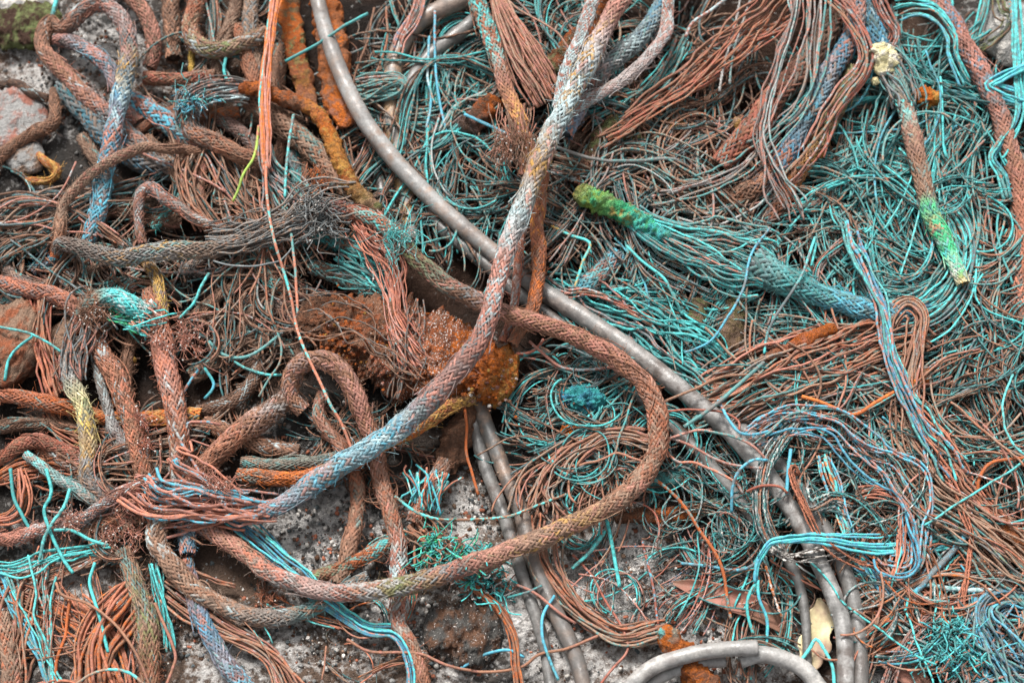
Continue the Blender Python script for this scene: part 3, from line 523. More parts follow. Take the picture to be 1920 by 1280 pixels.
rope('brown frayed rope with a spray of aqua wire ends below the rusted block',
 [(774,980,22,28),(788,952,26,32),(806,922,30,34),(824,892,36,34),(836,862,40,32)], [(0,'salmon','taupe',.4),(.5,'rust','lgrey',.45),(1,'brown','umber',.4)], seed=241, fuzz=.8,
 extra=lambda t: (fan(t,[(790,955,34,34),(802,915,46,46),(812,880,52,60)],26,5,[('aqua','white',.4),('sky','aqua',.5),('salmon','rose',.4)],trim=.35),fan(t,[(776,975,24,28),(800,1002,22,36),(826,1050,18,40)],18,6,[('brown','rust',.4),('taupe','umber',.4)],trim=.3,part='frayed_tail')))
rope('brick red rope bent in a hook at the top edge',
 [(372,-14,40,34),(356,34,44,34),(360,62,46,34),(374,82,48,34),(400,92,48,33),(434,90,46,32),(470,76,44,32),(504,60,40,30)], [(0,'red','brown',.4),(.5,'rust','taupe',.4),(.8,'taupe','moss',.4),(1,'brown','umber',.4)], seed=251, n=8, fuzz=.5)
rope('dark brown arching rope at the top edge beside the tall blue loop',
 [(236,-14,24,30),(258,10,26,32),(278,38,28,34),(290,72,28,34),(288,104,24,32),(280,128,18,30)], [(0,'umber','brown',.4),(1,'umber','rose',.4)], seed=257, fuzz=.4)
rope('thick frayed brown rope sloping down to the right through the upper left tangle',
 [(470,186,40,40),(511,216,46,46),(551,249,52,48),(598,292,56,48),(640,338,60,46),(680,384,66,42),(716,420,72,36)], [(0,'brown','umber',.4),(.4,'taupe','brown',.4,.3),(1,'brown','taupe',.5)], seed=263, n=10, fuzz=.7)
rope('dark frayed rope curling at its wire tip above the left middle',
 [(354,220,56,30),(364,250,58,34),(402,270,60,36),(446,288,60,36),(490,300,58,34),(520,320,50,30)], [(0,'slate','brown',.4),(.5,'brown','rust',.4),(1,'umber','brown',.4)], seed=269, n=10, alpha=24, fuzz=.8,
 extra=lambda t: (fan(t,[(356,232,60,30),(349,200,70,32),(362,178,80,36),(400,166,84,30),(440,166,80,26),(470,172,72,22)],24,5,[('slate','whiteblue',.4,2),('dgrey','rose',.35,2),('brown','slate',.4,1)],trim=.15,part='loosened_wires'),tuft(t,356,186,84,26,40,[('sky','slate',.4),('teal','slate',.4)],3.2,.0)))
lumpy('orange rust caked cable end sloping to the grey braid knot', [(446,168,82,22),(487,168,86,26),(531,186,86,28),(571,197,86,26),(604,228,84,28),(624,268,84,30),(641,312,84,30),(662,352,88,30),(690,378,96,28),(714,396,98,20)],
 [(0,'dorange','orange',.4),(.3,'brown','dorange',.5),(.5,'orange','ochre',.4),(.75,'ochre','dorange',.5),(1,'taupe','moss',.4)], 'rusted cable', 'rusted_cable', amp=.28, fs=10, sides=22, seed=8, fuzz=30)
for lab, pts, cl in [
 ('thick upright brown stake behind the hook of brick red rope at the top', [(322,-10,16,32),(324,50,18,34),(328,110,16,34)], ('umber','brown',.4)),
 ('short horizontal dark red rope behind the loops at the upper left', [(272,150,24,28),(336,152,26,30),(402,143,26,30)], ('brown','red',.4)),
 ('brown upright rope beside the rusty bars at the top edge', [(446,-10,16,26),(430,50,18,28),(412,110,18,28),(402,170,14,26)], ('umber','taupe',.4)),
 ('rust brown short rope lying behind the dark curled wire tip', [(362,232,34,22),(400,214,36,24),(450,206,36,24)], ('brown','dorange',.4)),
 ('grey brown upright rope below the dark frayed rope', [(482,320,30,22),(470,360,30,22),(446,420,26,22)], ('taupe','brown',.4)),
 ('small tarnished hook shaped rope under the dark frayed rope', [(398,360,22,16),(404,376,24,17),(428,380,26,17),(452,360,26,16),(478,330,26,16)], ('brown','slate',.4)),
 ('mottled teal and brown rope showing behind the central wire knot', [(548,290,22,26),(560,340,24,28),(566,390,22,26)], ('slate','teal',.45)),
 ('mossy green rope at the left edge above the red brown rope', [(-12,480,22,28),(40,468,24,30),(84,458,22,28)], ('moss','gteal',.45)),
 ('grey green thin rope at the left edge above the reddish rock', [(-12,556,20,20),(28,572,22,22),(60,604,16,22)], ('gteal','lgrey',.4)),
 ('dull brown rope sloping behind the salmon upright', [(356,706,20,36),(410,672,22,36),(456,620,20,34),(480,570,16,28)], ('umber','taupe',.4)),
 ('curling orange brown stub lying on stones at the far left', [(72,292,16,16),(88,306,18,18),(106,318,18,18),(90,338,16,16),(48,340,14,16)], ('ochre','dorange',.4)),
 ('dark twisted branch like rope at the left edge', [(-12,166,16,18),(30,160,20,20),(64,176,22,20),(92,184,18,20)], ('dark','umber',.4)),
 ('brown rope bending over the pale slab at the left edge', [(104,168,26,22),(102,196,28,24),(98,226,28,26),(66,246,26,26),(36,266,24,24),(4,292,20,26),(-14,310,18,26)], ('brown','umber',.45)),
 ('teal flecked short rope behind the small brown hoop', [(284,432,24,24),(312,404,26,26),(340,372,24,24)], ('aqua','umber',.45)),
 ('blue crusted rope lying below the grey braid at left', [(60,510,20,24),(98,488,22,26),(120,470,18,24)], ('sky','rose',.4)),
 ('brown rope in shade under the frayed cuff at the top', [(1180,230,40,40),(1140,270,40,44),(1100,310,36,46),(1076,350,30,44)], ('umber','rust',.4)),
 ('fluffy rose and blue rope lying between the tall loop and the dark curled wire tip', [(238,176,22,34),(272,200,26,40),(310,226,28,42),(348,258,28,40),(384,280,24,32)], ('rose','sky',.45)),
 ('brown rope standing right of the unravelled folding cable', [(388,300,30,20),(376,340,34,21),(374,380,34,21),(388,420,30,20)], ('brown','rose',.4)),
 ('stubby brown rope hanging beneath the thick frayed brown rope', [(532,256,24,24),(520,300,26,26),(512,350,26,26),(506,396,22,24)], ('umber','brown',.4)),
 ('teal spotted rope under the wired knot', [(520,470,30,34),(500,500,36,36),(508,534,34,34),(540,548,26,30)], ('brown','teal',.4)),
 ('dull teal braid curving under the knot towards the rusted block', [(560,452,30,30),(600,446,40,34),(644,458,44,36),(690,486,44,34),(730,512,38,28)], ('teal','umber',.45)),
 ('grey teal braid just above the rusted block', [(588,500,30,34),(640,520,40,38),(690,546,44,38),(730,570,40,32)], ('umber','gteal',.45)),
 ('brown rope behind the hook of brick red rope', [(470,-10,20,30),(468,40,22,32),(472,90,22,32),(480,140,18,28)], ('taupe','slate',.4)),
 ('dark brown rope in the hollow behind the brown hoop', [(430,650,16,40),(480,640,18,42),(530,650,18,40),(572,676,14,34)], ('umber','dark',.4)),
 ('brown lumpy rope under the grey green wire rope', [(380,792,18,30),(430,812,20,34),(500,838,20,34),(560,846,18,30)], ('brown','umber',.4)),
 ('rust brown rope under the pink flecked rope at lower left', [(150,1000,14,34),(190,985,18,38),(230,972,20,40),(280,968,18,38)], ('brown','rust',.4)),
 ('tan fluffy rope standing at the bottom left corner', [(6,1150,18,30),(12,1190,20,38),(22,1240,20,40),(22,1300,18,40)], ('taupe','rust',.4)),
]: rope(lab, pts, [(0,)+cl, (1,)+cl], n=8, fuzz=.5)
hank('unravelled brown cable folding down beside the thin dusty rose rope', [(356,286,60,30),(350,320,62,34),(356,360,62,30),(378,400,60,28),(396,432,52,24)], 12, 5, BRN)
for lab, gr, spots in [
 ('dull brown rope half buried among the upper left ropes', 'half buried ropes of the upper left tangle', [(330,330,70,150),(430,250,20,170),(560,330,100,150),(300,230,150,140),(470,130,80,130),(250,400,20,150),(120,400,-30,130),(420,470,-10,150),(200,330,60,140),(520,160,110,120)]),
 ('dull brown rope half buried among the ropes at the left edge', 'half buried ropes of the left tangle', [(60,500,10,150),(180,520,-20,150),(240,700,80,150),(420,560,-30,160),(60,800,0,140),(440,720,-40,140),(260,850,40,130),(520,600,20,130),(140,880,15,120)])]:
    for x, y, an, l in spots:
        an = math.radians(an+rng.normal(0, 12)); d = rng.uniform(18, 30); q = np.linspace(-.6, .6, 5); cv = rng.normal(0, 55); k = rng.choice(['brown', 'umber', 'taupe', 'rust', 'slate'], 2)
        rope(lab, [(x+math.cos(an)*t*l-math.sin(an)*cv*(t*t-.2), y+math.sin(an)*t*l+math.cos(an)*cv*(t*t-.2), 14+14*(1-(t/.6)**2)+rng.uniform(-3, 3), d) for t in q], [(0, str(k[0]), str(k[1]), .45), (1, str(k[1]), str(k[0]), .4)], group=gr, fuzz=.6)
# ------------------------------------------------------------------ grey hoses
RB = lambda a='grey', b='dgrey': [(0,a,b,.45),(.5,a,b,.4),(1,a,b,.45)]
hose('long wet grey hose sweeping from the top edge diagonally down to the bottom right', [(592,-14,120,28),(614,66,112,30),(644,150,100,31),(682,224,88,32),(732,292,74,33),(790,352,62,33),(850,410,52,33),(910,462,44,33),(965,506,40,34),(1022,548,40,34),(1090,592,44,34),(1160,638,48,34),(1230,692,52,34),(1300,748,54,34),(1366,806,56,34),(1430,878,58,34),(1472,938,58,34),(1506,992,58,34),(1532,1046,58,34),(1554,1090,58,34),(1570,1138,58,34),(1582,1190,58,33),(1586,1296,56,32)], [(0,'lgrey','grey',.4),(.3,'lgrey','taupe',.3),(.6,'grey','lgrey',.4),(1,'grey','lgrey',.4)])
hose('second grey hose lying against the right of the long wet hose at bottom right', [(1250,718,32,28),(1320,760,32,30),(1384,800,36,32),(1440,846,42,32),(1482,896,46,32),(1522,957,48,32),(1555,1010,48,31),(1576,1056,48,31),(1592,1096,48,31),(1605,1148,48,31),(1612,1204,48,31),(1612,1296,46,31)], RB())
hose('third thin grey hose left of the pair at bottom right', [(1150,700,22,26),(1200,745,22,26),(1262,800,22,26),(1324,862,24,26),(1362,908,26,25),(1398,954,28,24),(1432,992,30,23),(1466,1034,30,22),(1489,1072,30,21),(1503,1110,28,20),(1512,1170,26,18),(1514,1260,22,16)], RB('grey','dgrey'))
hose('grey hose tucked along the lower side of the long hose at the crossing', [(800,386,30,26),(830,428,28,28),(876,466,26,28),(920,502,24,28),(968,545,22,28),(1026,590,22,28),(1077,632,22,28),(1144,698,20,28),(1196,742,18,28),(1262,800,14,28),(1290,830,12,26)], RB('grey','dgrey'))
hose('grey hose bending down from the top edge behind the loose wires', [(886,-8,52,36),(830,17,52,36),(784,42,50,36),(757,78,48,36),(741,116,44,36),(733,168,40,36),(735,220,36,36),(744,270,32,36),(754,320,28,36),(764,386,24,36),(772,450,20,34)], [(0,'taupe','grey',.4),(.5,'grey','taupe',.5),(1,'grey','ochre',.3)])
hose('grey hose with a split end meeting the bent hose near the top', [(892,38,52,30),(855,67,52,30),(815,96,50,29),(786,130,46,28),(766,168,42,28),(757,212,38,26),(758,236,34,22)], RB('grey','dgrey'))
hose('dark grey hose showing low between the hanging wires left of the bent hose', [(704,270,16,24),(708,310,16,26),(716,360,16,26),(728,420,14,24)], RB('dgrey','grey'))
hose('thin dark hose curving out of the wires below the top cables', [(868,236,22,20),(840,262,24,20),(815,288,26,20),(797,316,26,18),(798,342,22,16)], RB('dgrey','slate'))
hose('grey muddy hose running down from the rusted block to the bottom edge', [(896,752,20,30),(908,790,20,30),(924,830,19,31),(944,880,18,31),(963,924,18,31),(981,970,18,32),(998,1038,18,32),(1014,1086,18,32),(1037,1138,18,32),(1061,1188,18,32),(1086,1250,18,30),(1098,1300,18,30)], [(0,'dgrey','taupe',.4),(1,'grey','dgrey',.4)])
hose('narrow muddy hose beside the one running down from the rusted block', [(884,780,14,24),(894,820,14,26),(909,872,14,26),(928,920,14,26),(946,968,14,26),(972,1050,14,25),(988,1106,14,24),(1006,1160,14,23),(1022,1220,14,22),(1034,1300,14,22)], RB('dgrey','grey'))
hose('pale grey hose end arching along the bottom edge, cut off square', [(1170,1300,26,30),(1196,1272,32,30),(1232,1246,40,30),(1280,1230,46,30),(1330,1220,50,30),(1384,1214,52,30),(1420,1214,52,30)], [(0,'lgrey','white',.4),(1,'lgrey','grey',.4)])
hose('pale grey hose bending down to the bottom edge from behind the cut end', [(1386,1238,30,32),(1424,1226,34,32),(1468,1234,36,33),(1510,1256,36,33),(1546,1300,34,33)], [(0,'lgrey','grey',.5),(1,'white','lgrey',.5)])
hose('pale grey hose lying just under the arching cut hose at the bottom edge', [(1196,1310,12,24),(1222,1280,16,24),(1262,1258,20,24),(1310,1244,22,24),(1360,1238,22,24)], [(0,'lgrey','grey',.5),(1,'lgrey','grey',.5)])
hose('short dark hose at the right edge behind the teal wires', [(1894,280,40,22),(1912,296,40,22),(1932,312,40,22)], RB('dgrey','grey'))
# ------------------------------------------------------------------ rusted block, bars, stones, leaves
def block_extra(g):
    for i in range(420):                                       # loose flakes of rust on the block
        x = rng.uniform(600, 970); y = 600+(x-570)*.3+rng.normal(0, 34); rr = rng.uniform(1.5, 5); a = rng.uniform(0, 6.3)
        hh = 70+rng.normal(0, 5)-.0016*(y-600-(x-570)*.3)**2; lumpy_geo(g, [(x-rr*math.cos(a), y-rr*math.sin(a), hh, rr), (x, y, hh+3, rr*1.6), (x+rr*math.cos(a), y+rr*math.sin(a), hh, rr)], (0,)+[('orange','dorange',.4,.3),('umber','brown',.4,.4),('dorange','ochre',.4,.3),('rose','white',.4,.6)][i%4], amp=.6, fs=6, sides=9, flat=.4, wob=0, oct=2)
lumpy('crumbling orange and brown rusted block under the thick pale rope', [(560,588,38,66),(610,600,42,104),(690,632,44,140),(760,655,44,164),(830,676,44,152),(880,688,46,132),(930,706,46,104),(968,722,46,84)],
 [(0,'umber','brown',.45,.2),(.25,'brown','dorange',.45,.4),(.5,'brown','salmon',.45,.8),(.7,'rust','orange',.5,.8),(.85,'orange','dorange',.5,.5),(1,'orange','ochre',.5,.4)], 'rusted block', 'rusted_block', amp=.24, fs=30, flat=.5, step=2.0, sides=170, sharp=True, seed=15, oct=8, rough=.66, ridge=True, extra=block_extra)
lumpy('broad orange rusted flat bar at the top edge left of the long wet hose', [(606,-20,48,50),(618,60,54,56),(626,130,58,56),(636,190,60,52),(650,238,60,34)], [(0,'orange','dorange',.45),(.4,'brown','orange',.45),(.7,'orange','brown',.5),(1,'orange','salmon',.4)], 'rusted bar', 'rusted_bar', 'rusted flat bars', amp=.26, fs=16, flat=.4, sides=48, sharp=True, seed=9)
lumpy('narrow orange rusted flat bar at the top edge behind the hanging rusty wires', [(530,-20,40,40),(548,60,44,40),(562,130,46,36),(580,210,44,32)], [(0,'orange','brown',.4),(.5,'dorange','moss',.4),(1,'brown','orange',.45)], 'rusted bar', 'rusted_bar', 'rusted flat bars', amp=.26, fs=14, flat=.45, sides=40, sharp=True, seed=10)
lumpy('decayed brown timber stub below the rusted block', [(886,752,20,40),(866,800,20,54),(846,850,18,56),(828,890,14,40)], [(0,'umber','brown',.5),(1,'brown','dark',.5)], 'timber stub', 'timber_stub', amp=.25, fs=14, flat=.6, sides=40, seed=21)
for lab, pts, cl, kw in [
 ('pale yellow and white pebble caught in the ropes at upper right', [(1642,84,112,30),(1648,96,114,44),(1656,112,114,48),(1656,128,112,34),(1650,142,110,14)], ('cream','white',.45,.2), dict(amp=.3, fs=13, flat=.8)),
 ('small yellow chip just below the pale yellow pebble', [(1640,145,98,14),(1644,160,96,16)], ('cream','ochre',.4,.2), dict(amp=.25, fs=8)),
 ('orange rust lump among the teal wires at upper right', [(1708,178,70,22),(1735,184,72,36),(1764,190,70,20)], ('orange','ochre',.45,.3), dict(amp=.3, fs=10)),
 ('small amber lump hanging under the blue and rose rope', [(1534,286,60,18),(1546,292,60,20)], ('orange','ochre',.5,.3), dict(amp=.3, fs=8)),
 ('grey brown pebble beside the brick red rope end', [(1374,232,66,22),(1392,230,66,26)], ('ochre','taupe',.5,.3), dict(amp=.2, fs=10)),
 ('blue green crusted nodule right of the rusted block', [(1040,742,36,16),(1066,744,38,34),(1092,748,40,46),(1118,750,38,40),(1136,752,34,22)], ('teal','blue',.5,.4), dict(amp=.3, fs=9)),
 ('round brown stone half sunk in the ground at bottom centre', [(792,1176,-6,70),(850,1182,-4,112),(906,1190,-4,116),(944,1196,-8,70)], ('dgrey','umber',.5,.6), dict(amp=.34, fs=30, flat=.6, oct=7, rough=.65)),
 ('pale flat slab of stone at the left edge', [(-40,236,2,120),(30,226,6,130),(90,210,4,96)], ('lgrey','rose',.4,.3), dict(amp=.16, fs=40, flat=.3, sharp=True)),
 ('flat pale stone under the curling orange stub at left', [(10,300,4,60),(50,292,8,72),(84,286,4,56)], ('lgrey','taupe',.4,.3), dict(amp=.18, fs=26, flat=.4)),
 ('reddish brown rock at the left edge under the orange brown rope', [(-30,650,10,170),(30,656,16,190),(84,668,10,150)], ('taupe','rust',.45,.35), dict(amp=.2, fs=40, flat=.5, sharp=True)),
 ('brown rock behind the open rust red wires at left', [(90,626,8,90),(128,640,10,100),(160,650,8,84)], ('taupe','brown',.45,.3), dict(amp=.2, fs=30, flat=.5)),
 ('dark mossy rock in the top left corner', [(-20,52,6,90),(60,46,10,96),(120,40,6,70)], ('moss','dark',.5,.2), dict(amp=.2, fs=40, flat=.5)),
 ('whitish stone in the top left corner beyond the mossy rock', [(-30,6,10,50),(50,8,12,56),(110,4,8,40)], ('lgrey','white',.4,.4), dict(amp=.15, fs=40, flat=.5)),
 ('big pale grey concrete lump in the top right corner', [(1858,14,20,110),(1900,56,26,150),(1960,96,26,150)], ('lgrey','white',.4,.2), dict(amp=.08, fs=60, flat=.4)),
 ('pale stone showing between wires at the right edge', [(1880,580,6,46),(1904,572,8,52)], ('white','lgrey',.4,.3), dict(amp=.2, fs=20, flat=.5)),
 ('bright orange rust flake lump under the rose hoops right of the long brown rope', [(1050,812,34,24),(1076,806,36,30),(1096,800,34,20)], ('orange','dorange',.5,.2), dict(amp=.3, fs=8, flat=.5)),
 ('brown clod in the hollow right of the rust red cable end', [(1150,268,18,40),(1180,276,22,56),(1214,280,18,40)], ('umber','moss',.45,.3), dict(amp=.35, fs=12)),
 ('ochre brown clod under the wires left of the grey brown pebble', [(1236,240,18,36),(1262,250,22,54),(1288,254,18,36)], ('umber','ochre',.4,.3), dict(amp=.35, fs=12)),
 ('dark clod beside the brick red rope end', [(1290,320,14,40),(1326,332,18,52),(1360,330,14,36)], ('dark','umber',.45,.2), dict(amp=.35, fs=12)),
 ('dirt clod between the loosened teal wires and the brown wires', [(1272,440,14,40),(1312,452,18,52),(1346,446,14,40)], ('umber','moss',.45,.3), dict(amp=.35, fs=12)),
 ('tiny ochre stone left of the salmon upright', [(247,676,22,18),(256,672,24,18)], ('ochre','rust',.4,.2), dict(amp=.25, fs=8)),
]: lumpy(lab, pts, (0,)+cl, 'stone' if 'ust' not in lab and 'lump' not in lab and 'nodule' not in lab else 'lump', 'stone' if 'st' in lab or 'pebble' in lab or 'rock' in lab else 'rust_lump', None, 'stone', wob=0, sides=64, step=2.5, **dict(dict(oct=7, rough=.64), **dict(kw, amp=kw['amp']*1.3)))
for lab, pts, cl in [
 ('orange ridged corroded cable end among grey teal wires at the right', [(1424,676,56,18),(1462,662,60,24),(1490,648,64,28),(1530,630,68,28),(1568,612,72,22)], [(0,'taupe','rust',.4),(.4,'dorange','salmon',.4),(1,'orange','dorange',.4)]),
 ('orange corroded stub under the blue hoops at lower right', [(1612,1018,50,14),(1640,1006,54,20),(1668,998,56,22),(1690,990,54,16)], [(0,'salmon','white',.3),(1,'orange','dorange',.4)]),
 ('orange brown corroded bar sloping at the right edge of the brown wires', [(1850,956,40,26),(1880,990,42,32),(1912,1026,42,34),(1940,1056,40,34)], [(0,'brown','orange',.4),(1,'dorange','umber',.45)]),
 ('orange and blue frayed cable stub at the bottom edge under the pale hose', [(1236,1174,14,34),(1262,1206,14,46),(1296,1250,12,54),(1340,1306,10,56)], [(0,'aqua','orange',.5),(.3,'dorange','orange',.5),(1,'brown','orange',.5)]),
 ('orange crusted cable in shade beneath the steel blue rope', [(1010,150,50,30),(1046,112,56,40),(1090,72,58,46),(1130,34,56,46),(1160,-6,54,40)], [(0,'umber','moss',.5),(.5,'dorange','umber',.5),(1,'orange','umber',.5)]),
 ('thick dark crusted cable lying behind the frayed cuff', [(864,252,40,44),(900,218,46,46),(936,186,48,44)], [(0,'slate','dark',.45),(.6,'dorange','umber',.5),(1,'orange','umber',.4)]),
 ('mossy crusted cable lying behind the upper ropes right of the crossing', [(1096,318,36,40),(1130,270,40,46),(1160,220,40,44)], [(0,'umber','moss',.5),(1,'brown','moss',.5)]),
 ('teal crusted pipe end under the bend of the long brown rope', [(1180,912,20,30),(1216,906,22,34),(1256,900,22,34),(1290,894,20,28)], [(0,'teal','gteal',.5),(1,'umber','teal',.5)]),
 ('orange brown pipe low on the ground beneath the bend of the long brown rope', [(1150,968,14,26),(1200,966,16,30),(1260,966,16,30),(1310,960,14,26)], [(0,'umber','brown',.5),(.6,'dorange','umber',.5),(1,'orange','umber',.4)]),
 ('amber rust lump joining the brown wires at the right', [(1690,738,50,20),(1704,722,54,30),(1728,708,54,28),(1740,694,48,18)], [(0,'orange','ochre',.5),(1,'dorange','taupe',.5)]),
 ('first grey mud caked stump in the hollow under the teal wires', [(1310,560,24,40),(1300,610,26,46),(1290,650,22,40)], [(0,'taupe','moss',.5),(1,'umber','moss',.5)]),
 ('second grey mud caked stump beside the teal wires', [(1384,560,24,44),(1372,620,28,50),(1378,680,22,40)], [(0,'moss','taupe',.5),(1,'brown','taupe',.5)]),
 ('yellow stick standing behind the brick red hook', [(360,88,18,10),(360,112,18,12),(359,138,16,11)], [(0,'yellow','ochre',.4),(1,'ochre','yellow',.4)]),
]: lumpy(lab, pts, cl, 'rusted cable' if 'cable' in lab else 'debris', 'rusted_cable' if 'cable' in lab else ('rust_lump' if 'lump' in lab else ('stick' if 'stick' in lab else ('wooden_stump' if 'stump' in lab else 'rusted_pipe'))), None, 'crust', amp=.24, fs=12, sides=34, wob=1.5)
def leaf(label, outline, h, curl, cA, cB):
    """a dry leaf: rows across its length, folded along the midrib, 0.8 mm thick"""
    c, s = catmull(outline, 8); n = 11; u = np.linspace(-1, 1, n); d = np.gradient(c[:, :2], axis=0); d /= np.linalg.norm(d, axis=1, keepdims=True); nx = np.stack([-d[:, 1], d[:, 0]], 1); g = Geo()
    rows = []
    for dz in (0, -1.8):
        wv = 1+.22*fbm(np.stack([s/22, s*0, s*0], 1), 3, 7)[:, None]; X = c[:, None, 0]+wv*nx[:, None, 0]*u*c[:, None, 3]/2; Y = c[:, None, 1]+nx[:, None, 1]*u*c[:, None, 3]/2
        H = c[:, None, 2]+curl*np.abs(u)**1.5*c[:, None, 3]/2 + 3*fbm(np.stack([X/25, Y/25, X*0], -1), 3, 4)+dz; rows.append(proj(X, Y, np.maximum(H, 2))[0])
    V = np.concatenate([rows[0], rows[1][:, ::-1]], 1); m, k = V.shape[:2]
    a = np.broadcast_to(np.r_[C(cA)*.8, .5], (m, k, 4)); b = np.broadcast_to(np.r_[C(cB), .2], (m, k, 4)); g.add(V, grid_faces(m, k, True), a, b)
    return tag(g.build('dry_leaf', 'leaf'), label, 'leaf', 'dry leaves on the ground')
leaf('long pinkish dry leaf lying left of the grey hoses at lower right', [(1262,1092,12,6),(1300,1100,16,30),(1360,1118,18,44),(1420,1142,18,40),(1470,1176,14,24),(1492,1196,10,5)], 0, .5, 'rose', 'umber')
leaf('cream dry leaf standing behind the thin grey hose at lower right', [(1536,1120,16,8),(1538,1150,18,48),(1532,1190,18,62),(1522,1230,16,50),(1518,1262,12,10)], 0, .3, 'cream', 'taupe')
leaf('brown and cream folded dry leaf right of the grey hose pair at the bottom', [(1606,1090,14,10),(1626,1140,18,44),(1660,1200,20,60),(1700,1250,20,58),(1740,1296,16,24)], 0, .35, 'taupe', 'rose')
leaf('small pale green dry leaf left of the pale twisted wires at lower right', [(1290,972,14,5),(1312,958,16,24),(1336,944,16,24),(1356,936,12,5)], 0, .2, 'moss', 'lgrey')

# ------------------------------------------------------------------ unravelled cables
H = hank
H('rust red unravelled cable slanting from the top edge to a rusty end', [(1466,-12,118,34),(1436,22,116,38),(1408,44,112,44),(1380,74,108,48),(1330,118,100,38),(1280,158,94,32),(1230,190,88,26),(1170,232,80,22),(1122,260,72,16)], 11, 6, [('red','brown',.45,2),('brown','rose',.4,2),('rust','taupe',.45,1.5)], spread=0.9, wander=.6, splay=.7)
H('thin red brown wires slanting just under the rust red unravelled cable', [(1500,26,104,20),(1450,56,102,26),(1408,78,98,30),(1360,112,92,30),(1320,140,86,26),(1284,162,80,18)], 8, 6, [('red','brown',.4),('rust','grey',.4)], spread=1.0)
H('grey and pink wires hanging from the top edge across the brick red rope', [(1494,-12,140,26),(1490,42,138,28),(1466,107,132,32),(1444,169,124,28),(1432,211,118,24),(1426,253,110,24),(1436,290,102,24),(1456,337,92,26),(1476,372,82,28),(1500,416,72,30)], 7, 6, [('grey','rose',.45,3),('lgrey','gteal',.4,2),('rose','gteal',.4,2)], wander=.55, spread=1.2, splay=.6)
H('pale twisted wires hanging from the top edge and sweeping left across the brick red rope', [(1534,-12,128,18),(1526,70,124,22),(1516,155,116,22),(1494,208,108,24),(1452,247,100,26),(1408,292,90,26),(1380,316,82,26),(1330,336,74,24),(1276,348,66,22),(1216,362,56,18)], 6, 6, [('lgrey','rose',.4,2),('grey','taupe',.4,2),('gteal','salmon',.35,2)], wander=.55, spread=1.2, splay=.6)
H('pink wires curving from the top edge around the blue and rose rope', [(1556,-12,126,16),(1591,28,128,18),(1613,62,128,20),(1625,98,124,20),(1618,130,118,20),(1594,163,112,24),(1556,208,106,28),(1537,239,98,30),(1514,274,90,30),(1466,332,74,26)], 7, 6, PINK, wander=.5, spread=1.1)
H('rose wires draped over the deep blue stub at the top edge', [(1640,-12,112,22),(1652,20,112,24),(1666,46,110,22),(1676,66,104,20),(1664,92,96,16)], 6, 6, PINK, spread=1.0)
H('grey wires sweeping low beneath the brown end of the blue and rose rope', [(1452,340,60,22),(1424,362,56,24),(1381,387,52,24),(1330,401,48,24),(1280,392,46,24),(1216,376,42,20)], 8, 6, GREY)
H('pale aqua wires hanging down along the right edge', [(1902,-12,92,18),(1905,67,90,20),(1908,134,88,18),(1912,185,84,20),(1904,228,80,20),(1878,264,76,26),(1860,296,72,24),(1878,330,66,22),(1888,372,56,18)], 7, 7, AQUA, spread=1.0)
H('bright aqua crusted wires crossing the rose rope near the right edge', [(1930,122,98,14),(1878,144,98,18),(1851,160,94,22),(1880,178,88,28),(1930,196,80,30)], 7, 7, [('aqua','sky',.5),('sky','white',.3),('gteal','aqua',.4)], spread=1.0)
H('teal wires arching over the rose rope at the top right', [(1676,22,78,18),(1710,16,88,20),(1742,22,98,22),(1766,40,104,18),(1784,70,106,16),(1785,96,102,16),(1798,126,96,14),(1812,158,84,14)], 8, 6, AQUA, spread=1.2)
H('dull green wires hanging from the top edge before the pale concrete', [(1852,-12,60,12),(1842,26,60,14),(1828,56,58,12),(1820,86,50,12)], 5, 7, TEAL)
H('dark looped wires in front of the pale concrete in the top right corner', [(1870,-12,66,20),(1876,20,66,20),(1892,28,66,18),(1886,52,62,14),(1862,72,56,14),(1830,92,50,12)], 4, 5.5, [('umber','moss',.4),('moss','slate',.4)])
H('teal wires fanning out below the grey hose right of the crossing', [(1020,524,30,30),(1090,556,36,50),(1180,604,38,70),(1260,656,36,76),(1330,716,30,60),(1380,760,24,40)], 26, 6, [('gteal','slate',.4,2),('aqua','teal',.5,1.5),('teal','gteal',.4,2),('slate','rose',.4,1)], wander=.32)
H('bright aqua wires lying in parallel under the rose strand right of the crossing', [(1120,556,44,26),(1190,580,48,44),(1260,616,48,54),(1320,662,44,50),(1372,716,36,40)], 16, 6.5, [('aqua','teal',.45,2),('teal','gteal',.4,2),('gteal','rose',.4,1)], wander=.32)
H('rose brown wire band crossing the bright aqua wires', [(1060,546,56,10),(1110,548,60,16),(1160,566,60,20),(1205,592,56,18),(1240,624,48,12)], 7, 5, PINK)
H('rusty brown unravelled cable stretching level through the right middle', [(1310,742,46,30),(1370,722,52,50),(1440,692,58,70),(1540,664,60,78),(1640,634,62,74),(1710,616,58,60),(1752,634,50,40)], 34, 6.5, [('brown','rose',.45,3),('rust','taupe',.45,3),('taupe','grey',.4,2),('rose','salmon',.4,1.5)], wander=.22)
H('brown and grey unravelled cable just below the level rusty one at right', [(1300,790,44,24),(1370,758,50,44),(1450,736,54,60),(1550,712,54,64),(1650,696,52,56),(1740,684,46,40)], 28, 6, [('brown','taupe',.45,3),('grey','rose',.4,2),('gteal','taupe',.4,2)], wander=.25)
H('brown wires looping over above the level rusty cable and trailing down at right', [(1660,640,70,14),(1672,596,80,18),(1700,572,86,22),(1722,594,86,24),(1716,640,80,26),(1704,700,72,30),(1700,760,66,34),(1706,820,60,36),(1716,880,54,34)], 16, 6, BRN, wander=.2)
